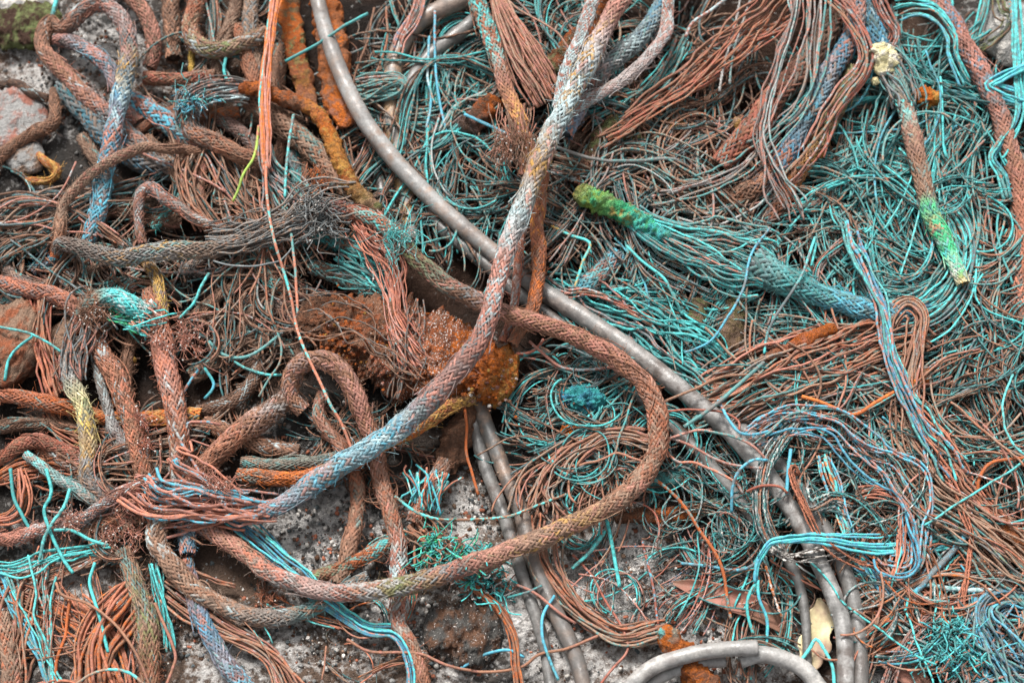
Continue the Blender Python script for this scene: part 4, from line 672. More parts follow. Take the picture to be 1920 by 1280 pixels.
H('blue and rose wires running down over the blue teal rope to the lower right', [(1588,416,84,14),(1600,470,88,18),(1625,520,94,20),(1652,572,98,18),(1666,622,96,18),(1674,664,92,18),(1692,712,86,20),(1716,756,80,22),(1746,800,74,26),(1784,850,68,32),(1812,892,60,36)], 9, 7, [('blue','rose',.4,2),('gteal','aqua',.4,2),('rose','sky',.45,2),('teal','gteal',.4,1)], wander=.55)
H('blue and pink wires arching above the hoses and hooping round at lower right', [(1404,822,84,12),(1465,792,88,18),(1515,788,88,20),(1566,798,86,22),(1600,826,84,26),(1640,860,82,34),(1672,878,80,38),(1700,906,80,38),(1716,940,78,34),(1722,980,76,34),(1724,1020,72,30),(1716,1056,68,26),(1690,1072,66,24),(1654,1066,64,22),(1646,1046,62,16)], 10, 5.6, BLUE, wander=.5, spread=1.9)
H('white and salmon wires inside the blue hoop at lower right', [(1606,930,66,12),(1634,924,70,16),(1668,930,74,20),(1698,952,74,20),(1692,990,72,22),(1690,1030,70,22),(1678,1070,66,18),(1668,1110,58,12)], 7, 5.5, [('lgrey','salmon',.4),('aqua','lgrey',.4),('salmon','rose',.4)], wander=.2)
H('bright aqua wires arching over the grey hoses at lower right', [(1414,1096,62,10),(1419,1052,80,12),(1436,1022,94,14),(1458,1010,100,16),(1508,1006,100,18),(1552,1010,96,18),(1596,1016,84,20),(1644,1020,70,22),(1700,1016,58,24),(1752,1012,50,24),(1800,1000,44,20)], 5, 6.8, [('aqua','sky',.4,3),('sky','aqua',.5,2),('aqua','orange',.2,1)], wander=.15, spread=1.25)
H('two salmon twisted wires hanging down the lower right', [(1756,866,70,16),(1786,914,72,18),(1806,966,72,16),(1820,1000,70,12),(1816,1044,68,12),(1811,1092,64,12),(1805,1134,58,10),(1824,1166,52,10),(1830,1196,46,8)], 4, 6.5, [('salmon','rust',.4),('rust','salmon',.5)], ply=2, wander=.2)
H('taupe wires sweeping down to the right edge at lower right', [(1660,800,50,40),(1698,860,54,50),(1730,914,56,58),(1770,950,56,62),(1810,980,54,66),(1862,1024,52,66),(1904,1066,48,60),(1940,1104,44,50)], 34, 6, [('taupe','brown',.4,3),('rust','rose',.4,1.5),('gteal','taupe',.4,1.5),('grey','moss',.3,1)], wander=.2)
H('salmon brown wires sweeping right below the two brown loops', [(1690,740,58,30),(1730,800,60,40),(1770,860,60,44),(1800,920,56,44),(1850,980,50,44),(1910,1030,46,40)], 18, 5.5, [('salmon','rust',.4,2),('brown','rose',.4,2),('lgrey','salmon',.4,1)], wander=.25)
H('pale twisted wires running down to the bottom edge right of the hose pair', [(1586,1052,40,22),(1626,1082,42,28),(1656,1120,42,32),(1690,1158,40,34),(1728,1190,38,36),(1782,1242,34,36),(1840,1300,30,36)], 20, 6, PALE, ply=2, wander=.2)
H('slate blue wires beside the rust tipped cable at lower right', [(1600,1044,52,10),(1624,1064,54,14),(1650,1098,54,16),(1674,1132,48,12)], 6, 6, [('blue','slate',.4),('sky','gteal',.4)])
H('blue topped cable turning rust orange as it drops beside the hoses', [(1548,850,66,14),(1556,884,68,18),(1564,912,68,18),(1575,950,66,16),(1588,984,64,16),(1602,1020,60,18),(1626,1054,54,18),(1650,1092,48,16),(1674,1132,42,12)], 9, 6, [('sky','rust',.45,2),('aqua','orange',.45,2),('rust','aqua',.35,2)])
H('pale twisted wires hanging over the grey hose at lower right', [(1516,748,66,14),(1490,786,78,18),(1462,822,88,22),(1440,858,94,22),(1428,900,92,20),(1424,950,84,18),(1436,996,76,18),(1458,1036,64,16)], 11, 6.5, PALE, ply=2, wander=.2)
H('rust brown twisted wire hooking over the hose pair', [(1500,890,88,8),(1490,872,98,8),(1482,888,96,8),(1496,924,96,10),(1518,976,96,10),(1542,1016,94,10),(1578,1044,88,10),(1614,1062,78,10),(1648,1070,66,10)], 3, 7, [('rust','salmon',.4),('brown','rust',.4)], ply=2)
H('black and white twisted wires crossing the hoses below the aqua arch', [(1440,1024,64,10),(1480,1043,86,12),(1522,1039,92,12),(1556,1034,86,12),(1604,1022,70,14)], 5, 6.5, [('white','black',.5),('dgrey','white',.4)], ply=2)
H('white twisted wires curling beside the second hose', [(1506,900,88,10),(1506,930,86,12),(1520,950,84,12),(1540,942,80,12),(1566,930,74,12),(1600,944,66,14)], 5, 6.5, PALE, ply=2)
H('thick skein of slate blue wires in the bottom right corner', [(1920,1128,44,20),(1880,1122,50,28),(1852,1140,52,40),(1854,1176,50,56),(1874,1216,46,68),(1904,1258,42,76),(1936,1300,38,80)], 42, 5.5, [('slate','blue',.45,3),('gteal','slate',.4,2),('sky','slate',.4,1.5)], wander=.3)
H('rose and grey twisted cable slanting to the bottom edge at lower right', [(1800,1124,50,14),(1758,1152,54,20),(1728,1176,54,22),(1701,1209,52,20),(1678,1252,46,20),(1662,1296,40,20)], 9, 6.5, [('rose','lgrey',.4),('grey','rose',.4),('pink','slate',.4)], ply=2)
H('brown wires fanning from under the long brown rope down towards the muddy hoses', [(1240,826,46,16),(1217,825,52,18),(1162,815,50,22),(1112,830,46,28),(1062,857,42,36),(1030,888,38,48),(1012,926,36,58),(1008,970,34,60)], 18, 6, [('brown','rose',.4,3),('taupe','grey',.4,2),('rose','gteal',.3,1)], wander=.35)
H('brown wires bending along the ground right of the muddy hoses', [(1020,960,30,46),(1016,1000,26,42),(1022,1046,24,36),(1044,1092,22,32),(1083,1139,18,30),(1124,1170,16,30),(1164,1188,16,30),(1210,1182,16,26),(1250,1170,14,16)], 16, 6, [('brown','rose',.4,3),('taupe','gteal',.4,2),('rust','taupe',.4,1)], wander=.15)
H('three brown wires running over the ground past the round stone', [(858,1085,26,10),(909,1119,26,12),(942,1152,26,12),(962,1193,24,12),(969,1253,20,12),(974,1300,16,14)], 5, 6, RUSTY)
H('bright blue wires running from the knot down to the bottom edge', [(416,955,44,16),(470,991,30,24),(524,1038,26,26),(571,1078,26,26),(595,1108,26,26),(640,1146,20,22),(690,1178,18,20),(738,1184,22,20),(762,1213,22,20),(773,1253,20,20),(775,1300,16,20)], 8, 5.7, [('sky','aqua',.5,2),('blue','gteal',.4,1.5),('rose','sky',.45,1),('aqua','lgrey',.3,1)], wander=.15, splay=.8)
H('rusty orange wires hanging from the top edge in front of the rusty bars', [(520,-14,104,24),(508,60,108,24),(500,120,112,24),(494,170,114,26),(495,220,112,22),(497,270,108,18),(499,330,100,12)], 11, 6, [('orange','salmon',.45,3),('salmon','pink',.5,2),('aqua','salmon',.4,1)], wander=.2, spread=0.75)
H('grey wires splaying down into the wired knot', [(494,260,74,10),(506,310,76,30),(530,350,78,50),(556,390,84,46)], 16, 5, [('gteal','salmon',.35,2),('slate','rose',.4,2),('lgrey','gteal',.4,1)], wander=.2)
H('flat orange brown wire ribbon bending down to the bottom edge at lower left', [(262,1100,30,30),(226,1140,28,48),(190,1178,26,54),(172,1220,24,50),(170,1262,22,46),(172,1300,20,44)], 17, 8, RUSTY, wander=.06, hfac=.25, trim=.05)
H('orange brown wire ribbon crossing behind the flat one at lower left', [(100,1112,14,18),(144,1152,14,30),(188,1189,12,34),(214,1226,12,34),(234,1300,10,34)], 10, 8, RUSTY, wander=.06, hfac=.25)
H('brown wires standing in a sheaf at the lower left edge', [(78,1080,18,20),(68,1112,18,36),(56,1169,18,44),(40,1220,16,44),(28,1290,14,40)], 13, 7, BRN, wander=.1)
H('pale blue wires running down the lower left to the bottom edge', [(4,1060,26,10),(28,1136,26,16),(60,1193,24,18),(87,1246,22,18),(104,1300,20,18)], 6, 5.7, [('sky','gteal',.4),('aqua','gteal',.5),('gteal','rose',.4)], wander=.6, splay=.8)
H('pale aqua wires dropping beside the orange ribbons at lower left', [(84,1028,30,12),(79,1105,28,18),(82,1172,26,18),(90,1236,22,16),(98,1300,18,14)], 7, 5.3, [('aqua','gteal',.5),('gteal','lgrey',.4),('rose','aqua',.4)], wander=.6, splay=.8)
H('aqua wires lying level from the left edge to the knot', [(-14,1064,26,10),(34,1064,28,14),(87,1044,32,14),(141,1033,32,14),(206,1022,34,10)], 5, 5.3, [('aqua','teal',.4),('teal','aqua',.5)], wander=.6, splay=.8)
H('brown wires lying level from the left edge under the aqua ones', [(-14,1086,16,12),(67,1084,18,16),(134,1066,22,16),(216,1028,26,12)], 7, 6, BRN)
H('loose brown wires along the ground at the left from the edge upward', [(-14,1150,14,10),(50,1116,16,14),(104,1070,18,14),(160,1020,22,10)], 5, 5.5, BRN)
H('teal wires hanging from the knot beside the shaggy rope', [(290,1056,34,14),(297,1100,30,18),(304,1140,26,18),(313,1180,22,16),(318,1220,18,10)], 7, 6, AQUA)
H('brown frayed cable running right from the shaggy rope to the bottom edge', [(306,1094,24,14),(370,1146,20,22),(437,1186,18,24),(497,1220,16,22),(526,1253,16,24),(548,1300,14,30)], 12, 6, BRN)
H('open rust red wires hanging before the reddish rock at left', [(76,556,46,30),(76,590,44,26),(82,643,42,26),(94,694,40,26),(106,746,34,24)], 11, 6, [('rust','salmon',.4),('brown','rust',.4),('red','brown',.4)], wander=.15)
H('rust red wires sweeping right under the orange brown rope at left', [(92,770,26,16),(108,796,26,24),(140,814,26,30),(176,824,26,30),(222,830,22,24)], 10, 5, [('rust','red',.4),('brown','rust',.4)])
H('rusty wires hanging in loops at the lower left edge', [(40,878,34,10),(46,920,34,20),(40,956,30,22),(18,972,28,16),(-12,976,24,14)], 7, 5.5, RUSTY)
H('flat bundle of brown wires under the red brown rope at the left edge', [(-14,900,18,22),(40,886,22,28),(90,884,24,30),(140,900,24,28),(180,930,20,22)], 14, 5.5, RUSTY)
H('pale grey green wires looping level over the bent hose near the top', [(668,160,70,22),(710,154,72,26),(746,152,70,22),(756,162,66,18),(738,174,62,22),(690,172,58,26),(664,168,52,20)], 12, 5.5, [('gteal','taupe',.4,3),('lgrey','rose',.4,1)])
H('grey wires bending up from the thin dark hose to the frayed cuff', [(818,270,36,10),(832,246,44,18),(862,216,54,24),(906,196,60,24),(944,160,56,16)], 9, 5.5, GREY)
H('teal wires sweeping down behind the ropes right of the crossing at the top', [(1284,66,62,14),(1246,134,60,22),(1211,176,56,26),(1161,209,50,26),(1110,226,44,20)], 10, 6, TEAL)
H('dusty brown frayed cable slanting from the top edge to the thick pale rope', [(926,-14,112,24),(950,40,116,40),(976,92,118,56),(1004,140,112,56),(1030,192,100,46)], 44, 5, [('brown','rose',.5,3),('taupe','rose',.4,2),('salmon','white',.25,1)], wander=.1, twist=.3, spread=1.1)
H('brown rose wires hanging from the top edge left of the bent hose', [(790,-14,80,18),(772,36,78,18),(752,70,72,14),(744,104,64,10)], 6, 6, PINK, spread=1.0)
H('stiff grey wires spreading from the wired knot down to the right', [(720,300,26,14),(732,350,24,18),(746,400,20,18)], 5, 6, GREY)
H('brown grey wires running under the grey braid at left', [(110,500,34,14),(140,530,34,20),(180,546,34,22),(220,540,34,22),(266,516,32,16)], 12, 5, GREY)
H('salmon frayed wires hanging from the long brown rope down onto the rusted block', [(672,410,96,26),(700,450,98,34),(728,490,94,34),(738,540,90,26),(742,590,88,22),(766,640,86,24),(794,690,84,22)], 26, 4, [('salmon','rose',.45,3),('red','salmon',.4,2),('pink','gteal',.3,1)], wander=.3, twist=3)
H('fluffy teal braid end lying at the top of the rusted block', [(640,470,54,40),(668,490,58,44),(700,520,56,46),(728,546,50,36)], 34, 4.5, [('gteal','teal',.4,2),('aqua','gteal',.4,1),('slate','taupe',.4,1)], wander=.3)
H('brown wires lying across the left half of the rusted block', [(560,590,78,40),(620,610,90,60),(690,640,92,64),(750,690,88,50),(800,730,76,30)], 6, 4.5, [('brown','umber',.4),('umber','taupe',.4),('dgrey','brown',.4)], wander=.5)
H('dark wires lying crosswise on the right half of the rusted block', [(780,560,86,20),(770,620,96,26),(762,690,92,24),(750,750,70,16)], 5, 5, [('umber','grey',.4),('dgrey','rust',.4)], wander=.5)
H('dusty brown wires crossing the ground below the knot', [(360,1070,20,10),(400,1090,18,12),(440,1100,14,10)], 4, 5, BRN)

# ------------------------------------------------------------------ single wires that stand out
for lab, pts, d, a, b, m, *ply in [
 ('long salmon and aqua wire hanging down across the left middle to the hoop', [(497,300,104),(500,360,112),(510,430,118),(528,500,112),(545,560,106),(557,620,104),(582,682,110),(612,742,108),(640,792,90),(660,842,76)], 7, 'salmon', 'aqua', .4),
 ('short pale green wire joining the long salmon wire from above', [(545,438,112),(551,490,112),(555,540,108),(556,590,104)], 6.5, 'gteal', 'salmon', .4),
 ('pale lime wire dangling left of the hanging rusty wires', [(487,236,104),(478,290,108),(456,328,108),(448,352,104),(436,378,98)], 6.5, 'lime', 'salmon', .35),
 ('mauve wire slanting down from the thick brown rope to the wired knot', [(551,215,96),(541,270,98),(536,320,98),(534,370,100)], 6.5, 'grey', 'aqua', .4),
 ('long teal wire crossing the rusty bars and the long wet hose at the top', [(535,116,90),(588,88,110),(638,55,132),(690,26,120)], 7, 'teal', 'gteal', .4),
 ('thin brown to aqua wire stretched level over the muddy hoses', [(741,930,50),(774,954,52),(815,970,52),(875,973,50),(942,969,48),(993,954,50),(1060,926,46)], 7, 'brown', 'aqua', .35),
 ('straight teal wire poking down under the bend of the long brown rope', [(1134,966,38),(1146,1012,32),(1162,1100,18)], 9, 'teal', 'aqua', .5),
 ('teal wire slanting left under the bend of the long brown rope', [(1134,994,30),(1104,1038,24),(1073,1066,18)], 9, 'gteal', 'aqua', .5),
 ('curving red wire on the white crusted ground', [(1073,1041,14),(1110,1078,14),(1137,1129,14),(1164,1172,16),(1176,1216,16),(1144,1258,14),(1120,1290,12)], 6, 'red', 'rose', .4),
 ('red and blue wire standing on the white crusted ground', [(1205,1012,20),(1213,1050,20),(1226,1106,18),(1236,1170,16)], 6, 'red', 'sky', .35),
 ('long brown wire wandering along the bottom edge', [(650,1199,14),(690,1220,14),(741,1223,22),(791,1226,26),(842,1246,18),(909,1260,14),(976,1250,14),(1010,1226,26),(1062,1216,34),(1122,1193,24)], 7, 'brown', 'rose', .35),
 ('blue wire bowed beside the round stone', [(863,1254,14),(909,1227,18),(952,1219,20),(982,1232,14)], 7, 'sky', 'blue', .5),
 ('blue wire dropping between the two muddy hoses', [(1040,1114,40),(1018,1150,40),(1015,1188,38),(1026,1228,30),(1046,1274,20)], 7, 'sky', 'gteal', .4),
 ('pink grey wire crossing over the muddy hoses', [(970,1096,26),(1004,1112,38),(1040,1142,40),(1080,1168,28)], 7, 'rose', 'grey', .4),
 ('teal wire crossing level over the muddy hoses at the bottom', [(950,1120,24),(990,1108,36),(1016,1096,40)], 6, 'slate', 'teal', .4),
 ('long orange brown wire dropping from the bend of the long brown rope to the leaf', [(1220,890,50),(1250,915,50),(1280,945,48),(1314,994,44),(1350,1055,38),(1363,1125,30),(1369,1160,24)], 8, 'dorange', 'gteal', .3),
 ('stiff grey wire slanting across the long wet hose at right', [(1432,680,92),(1400,708,96),(1350,752,100),(1318,776,98),(1282,800,92)], 9, 'gteal', 'grey', .4),
 ('brown wire crossing the long wet hose above the stiff grey one', [(1248,753,84),(1295,732,94),(1338,712,88),(1372,705,76),(1428,702,66)], 7, 'taupe', 'brown', .45),
 ('thin red wire arched over the long wet hose', [(1248,770,80),(1300,768,88),(1355,772,92),(1384,788,92),(1386,808,88)], 5.5, 'red', 'pink', .4),
 ('pink and aqua wire running over both grey hoses', [(1246,826,66),(1300,808,84),(1338,810,92),(1376,818,96),(1412,835,94),(1440,862,90)], 6.5, 'pink', 'gteal', .4),
 ('second pink wire running over both grey hoses lower down', [(1246,820,60),(1288,832,74),(1338,858,86),(1376,872,92),(1430,878,92)], 6.5, 'rose', 'lgrey', .4),
 ('third pink wire curving under the arched blue wire', [(1246,845,50),(1270,866,56),(1300,868,64),(1338,883,72),(1376,903,78),(1392,926,70)], 6.5, 'salmon', 'lgrey', .4),
 ('blue wire in a narrow arch over the hoses at right', [(1372,960,60),(1374,912,84),(1388,880,98),(1412,862,102),(1438,862,98)], 7, 'sky', 'slate', .4),
 ('blue wire with a red bend lying over the long wet hose', [(1345,748,92),(1370,790,98),(1392,812,98),(1430,812,94),(1465,796,86)], 7, 'sky', 'rose', .45),
 ('red wire crossing level over the hoses below the pale twisted wires', [(1398,922,84),(1424,912,94),(1460,912,98),(1476,924,92)], 6.5, 'red', 'ochre', .35),
 ('thick slate blue cord slanting across the lower right', [(1816,998,60),(1785,1036,62),(1747,1077,62),(1720,1106,58),(1682,1132,48)], 14, 'slate', 'sky', .45),
 ('thick pale aqua cord lying level at the lower right', [(1650,1058,52),(1711,1087,56),(1766,1100,56),(1820,1105,56),(1866,1109,54),(1908,1124,48)], 13, 'gteal', 'whiteblue', .5),
 ('aqua wire trailing down left of the thin hose with an orange tip', [(1418,1092,62),(1404,1116,52),(1401,1146,42),(1412,1188,26)], 7.5, 'aqua', 'rust', .3),
 ('second aqua wire trailing down beside the thin hose', [(1420,1088,62),(1424,1122,54),(1438,1160,40),(1436,1216,24)], 7.5, 'sky', 'aqua', .5),
 ('orange and white twisted wire hanging left of the thin hose', [(1436,1062,52),(1448,1110,44),(1464,1154,32)], 7, 'orange', 'white', .45, 2),
 ('blue grey wire lying level left of the hoses at lower right', [(1276,1055,26),(1330,1062,30),(1381,1068,34),(1414,1056,48),(1442,1024,66)], 7.5, 'slate', 'sky', .45),
 ('thin blue wire hanging across the loosened teal wires', [(1444,428,96),(1408,476,98),(1393,540,96),(1362,598,84),(1332,638,70),(1284,660,54)], 6, 'slate', 'sky', .45),
 ('slate wire hanging over the blue teal rope and dropping to the level cable', [(1528,446,92),(1500,520,104),(1462,580,92),(1440,622,78),(1434,662,66)], 6.5, 'slate', 'aqua', .4),
 ('teal and yellow hooked wire below the green corroded end', [(1034,424,60),(1070,442,66),(1098,450,72),(1106,462,74),(1094,490,68),(1082,530,58),(1076,560,48)], 7, 'aqua', 'ochre', .4),
 ('straight aqua wire right of the hooked one', [(1176,462,70),(1210,496,74),(1246,524,72),(1266,560,62),(1280,592,50)], 7, 'aqua', 'gteal', .4),
 ('grey wire bowed level right of the thick pale rope near the top', [(1040,274,96),(1110,296,84),(1177,302,74),(1261,299,64),(1284,312,54)], 8, 'grey', 'gteal', .4),
 ('sky blue wire ending at the frayed cuff', [(872,214,76),(910,232,84),(950,252,90)], 7, 'sky', 'rose', .35),
 ('pale blue wire hanging in the hollow near the top', [(815,20,70),(818,134,66),(828,202,56),(846,280,40)], 6, 'sky', 'rose', .4),
 ('pale blue crooked wire hanging right of the bent hose', [(806,70,66),(800,140,62),(808,180,58),(800,240,48)], 6, 'whiteblue', 'sky', .4),
 ('grey blue twisted wire hanging from the top edge left of the rust red cable', [(1390,-10,108),(1376,60,106),(1358,120,104),(1349,172,100)], 7, 'lgrey', 'rose', .4, 2),
 ('second grey blue twisted wire hanging beside the first at the top', [(1408,-10,108),(1392,50,108),(1372,110,104),(1368,158,100)], 7, 'lgrey', 'gteal', .4, 2),
 ('aqua white wire slanting in from the top edge above the rust red cable', [(1372,-10,104),(1330,20,102),(1300,40,96),(1284,70,88)], 8, 'whiteblue', 'rose', .4),
 ('bright aqua wire hanging down the top left corner', [(108,-10,50),(100,20,46),(94,44,36)], 10, 'aqua', 'gteal', .5),
 ('bent teal wire on the ground at the upper left', [(424,108,46),(421,136,48),(434,156,50),(460,158,50),(490,154,50)], 7, 'teal', 'aqua', .4),
 ('thin teal wire crossing the reddish rock at the left edge', [(-10,612,74),(50,622,76),(86,640,70),(114,660,58)], 6.5, 'gteal', 'aqua', .4),
 ('teal wire hanging down the face of the reddish rock', [(62,630,74),(40,648,72),(20,672,68),(10,714,58)], 7, 'teal', 'aqua', .4),
 ('two toned blue wire leaning in the dark hollow right of the salmon upright', [(374,688,52),(358,714,46),(342,740,40)], 7, 'sky', 'rose', .35),
 ('blue wire in a hook in the dark hollow right of the salmon upright', [(384,688,52),(400,716,46),(396,732,42),(382,748,36)], 7, 'sky', 'teal', .4),
 ('teal wire arching down from the grey braid in the left middle', [(392,512,62),(376,540,62),(362,570,56),(336,598,46)], 7, 'gteal', 'aqua', .4),
 ('long green grey wire bowed through the dark hollow left of centre', [(392,640,50),(420,664,48),(460,668,48),(510,640,48),(545,608,46)], 8, 'gteal', 'slate', .4),
 ('pale green wire leaving the dark hollow towards the brown hoop', [(430,672,44),(460,690,42),(496,702,42),(528,703,40)], 6.5, 'gteal', 'aqua', .35),
 ('aqua wire winding down from the pale mottled rope at lower left', [(87,878,58),(96,924,54),(83,957,50),(97,1001,46),(114,1038,42),(138,1073,34)], 8, 'aqua', 'teal', .45),
 ('second aqua wire crossing the winding one at lower left', [(131,916,58),(119,950,58),(98,984,58),(82,1012,50),(74,1048,42)], 8, 'aqua', 'gteal', .4),
 ('teal wire hanging at the lower left edge', [(18,878,46),(26,930,42),(40,960,40),(56,990,34)], 8, 'teal', 'rust', .25),
 ('wavy aqua wire on the ground right of the orange ribbons', [(178,1055,36),(168,1092,36),(176,1124,36),(188,1160,34),(204,1222,30)], 7.5, 'aqua', 'teal', .4),
 ('aqua wire reaching from the frayed pink rope into the knot', [(101,994,56),(134,994,56),(168,1012,52),(202,1022,46)], 7.5, 'aqua', 'gteal', .4),
 ('long red brown wire curving down the lower left', [(104,1092,34),(118,1116,36),(168,1132,40),(218,1172,46),(256,1224,46),(282,1290,36)], 6.5, 'brown', 'rose', .4),
 ('orange wire leaning on the ground at lower left', [(132,1126,26),(122,1186,24),(108,1236,22),(102,1300,18)], 7.5, 'dorange', 'rust', .4),
 ('pale wire bowed along the bottom edge at lower left', [(132,1290,40),(175,1260,44),(215,1253,44),(249,1264,44),(282,1296,40)], 7, 'taupe', 'aqua', .4),
 ('brown wire bent like a hook right of the shaggy rope', [(289,1129,44),(310,1178,34),(328,1226,26),(322,1254,22),(304,1300,18)], 7, 'brown', 'rose', .4),
 ('orange wire hanging under the timber stub', [(872,764,46),(876,800,44),(876,850,38),(884,880,34),(898,926,26)], 7, 'dorange', 'brown', .4),
 ('pink wire bowed under the long brown rope right of the rusted block', [(992,640,60),(1014,660,58),(1050,686,54),(1090,694,52),(1150,690,50)], 7, 'rose', 'whiteblue', .35),
 ('rust wire hoop at the foot of the red ropes', [(966,664,58),(990,662,58),(1010,650,56),(1020,636,52)], 7.5, 'red', 'teal', .3),
 ('orange kinked wire hanging in a shallow bow at the right', [(1504,742,76),(1530,750,78),(1560,762,78),(1602,778,76),(1640,756,76),(1680,732,74),(1716,714,68)], 9, 'orange', 'dorange', .45),
 ('brown wire with a pale pebble like tip right of the crossing', [(1322,612,66),(1342,634,66),(1370,664,62),(1410,694,58)], 6, 'taupe', 'rust', .4),
 ('rust wire hooked at the right edge', [(1934,858,66),(1880,862,70),(1852,872,70),(1836,898,64),(1832,924,54)], 8, 'dorange', 'rust', .4),
 ('bright aqua wire standing by the pale twisted wires at lower right', [(1484,842,92),(1478,880,94),(1474,926,88)], 8, 'sky', 'aqua', .5),
 ('aqua wire bent over the cream leaf at the bottom', [(1500,1240,34),(1520,1216,42),(1532,1198,46),(1546,1214,50),(1562,1250,56),(1566,1290,54)], 8, 'aqua', 'rose', .3),
]: strand(lab, pts, d, a, b, m, ply[0] if ply else 1)
for lab, xs in [('spray of aqua and green cut wire ends on the long brown rope at bottom centre', [(812,1016,36,36,90,[('aqua','green',.4),('teal','green',.4),('brown','rose',.4)]),(880,1050,40,30,60,[('aqua','teal',.4),('teal','green',.4)])]),
 ('spray of cut aqua and brown wire ends on the ground under the long brown rope', [(920,1090,12,34,80,[('aqua','teal',.4,2),('brown','rose',.4,1),('lgrey','grey',.3,1)])]),
 ('shaggy aqua frayed cable end by the bottom right corner', [(1770,1180,50,34,120,[('aqua','sky',.4,2),('teal','gteal',.4,2),('gteal','aqua',.4,1)]),(1800,1216,48,40,150,[('aqua','sky',.4,2),('teal','gteal',.4,2),('rose','gteal',.4,1)])]),
 ('orange tangle of short fibres on the grey leaf of the knot at left', [(250,1004,36,24,34,FUZZ),(232,944,56,16,24,FUZZ)]),
 ('small twiggy tuft of brown fibres on the ground left of the crossing loops', [(500,1130,14,26,40,[('brown','rust',.4),('rust','salmon',.4)])]),
 ('tuft of orange fibres hanging on the thick brown rope above the knot', [(590,330,80,24,40,[('orange','rust',.4),('rust','brown',.4)])]),
]:
    p0, _ = P1(xs[0][0], xs[0][1], 0); t = thing('frayed_wire_end', p0, lab, 'frayed end', None)
    for x in xs: tuft(t, *x, dia=3.2 if 'aqua' in lab else 1.8, beads=.15, part='fibres')

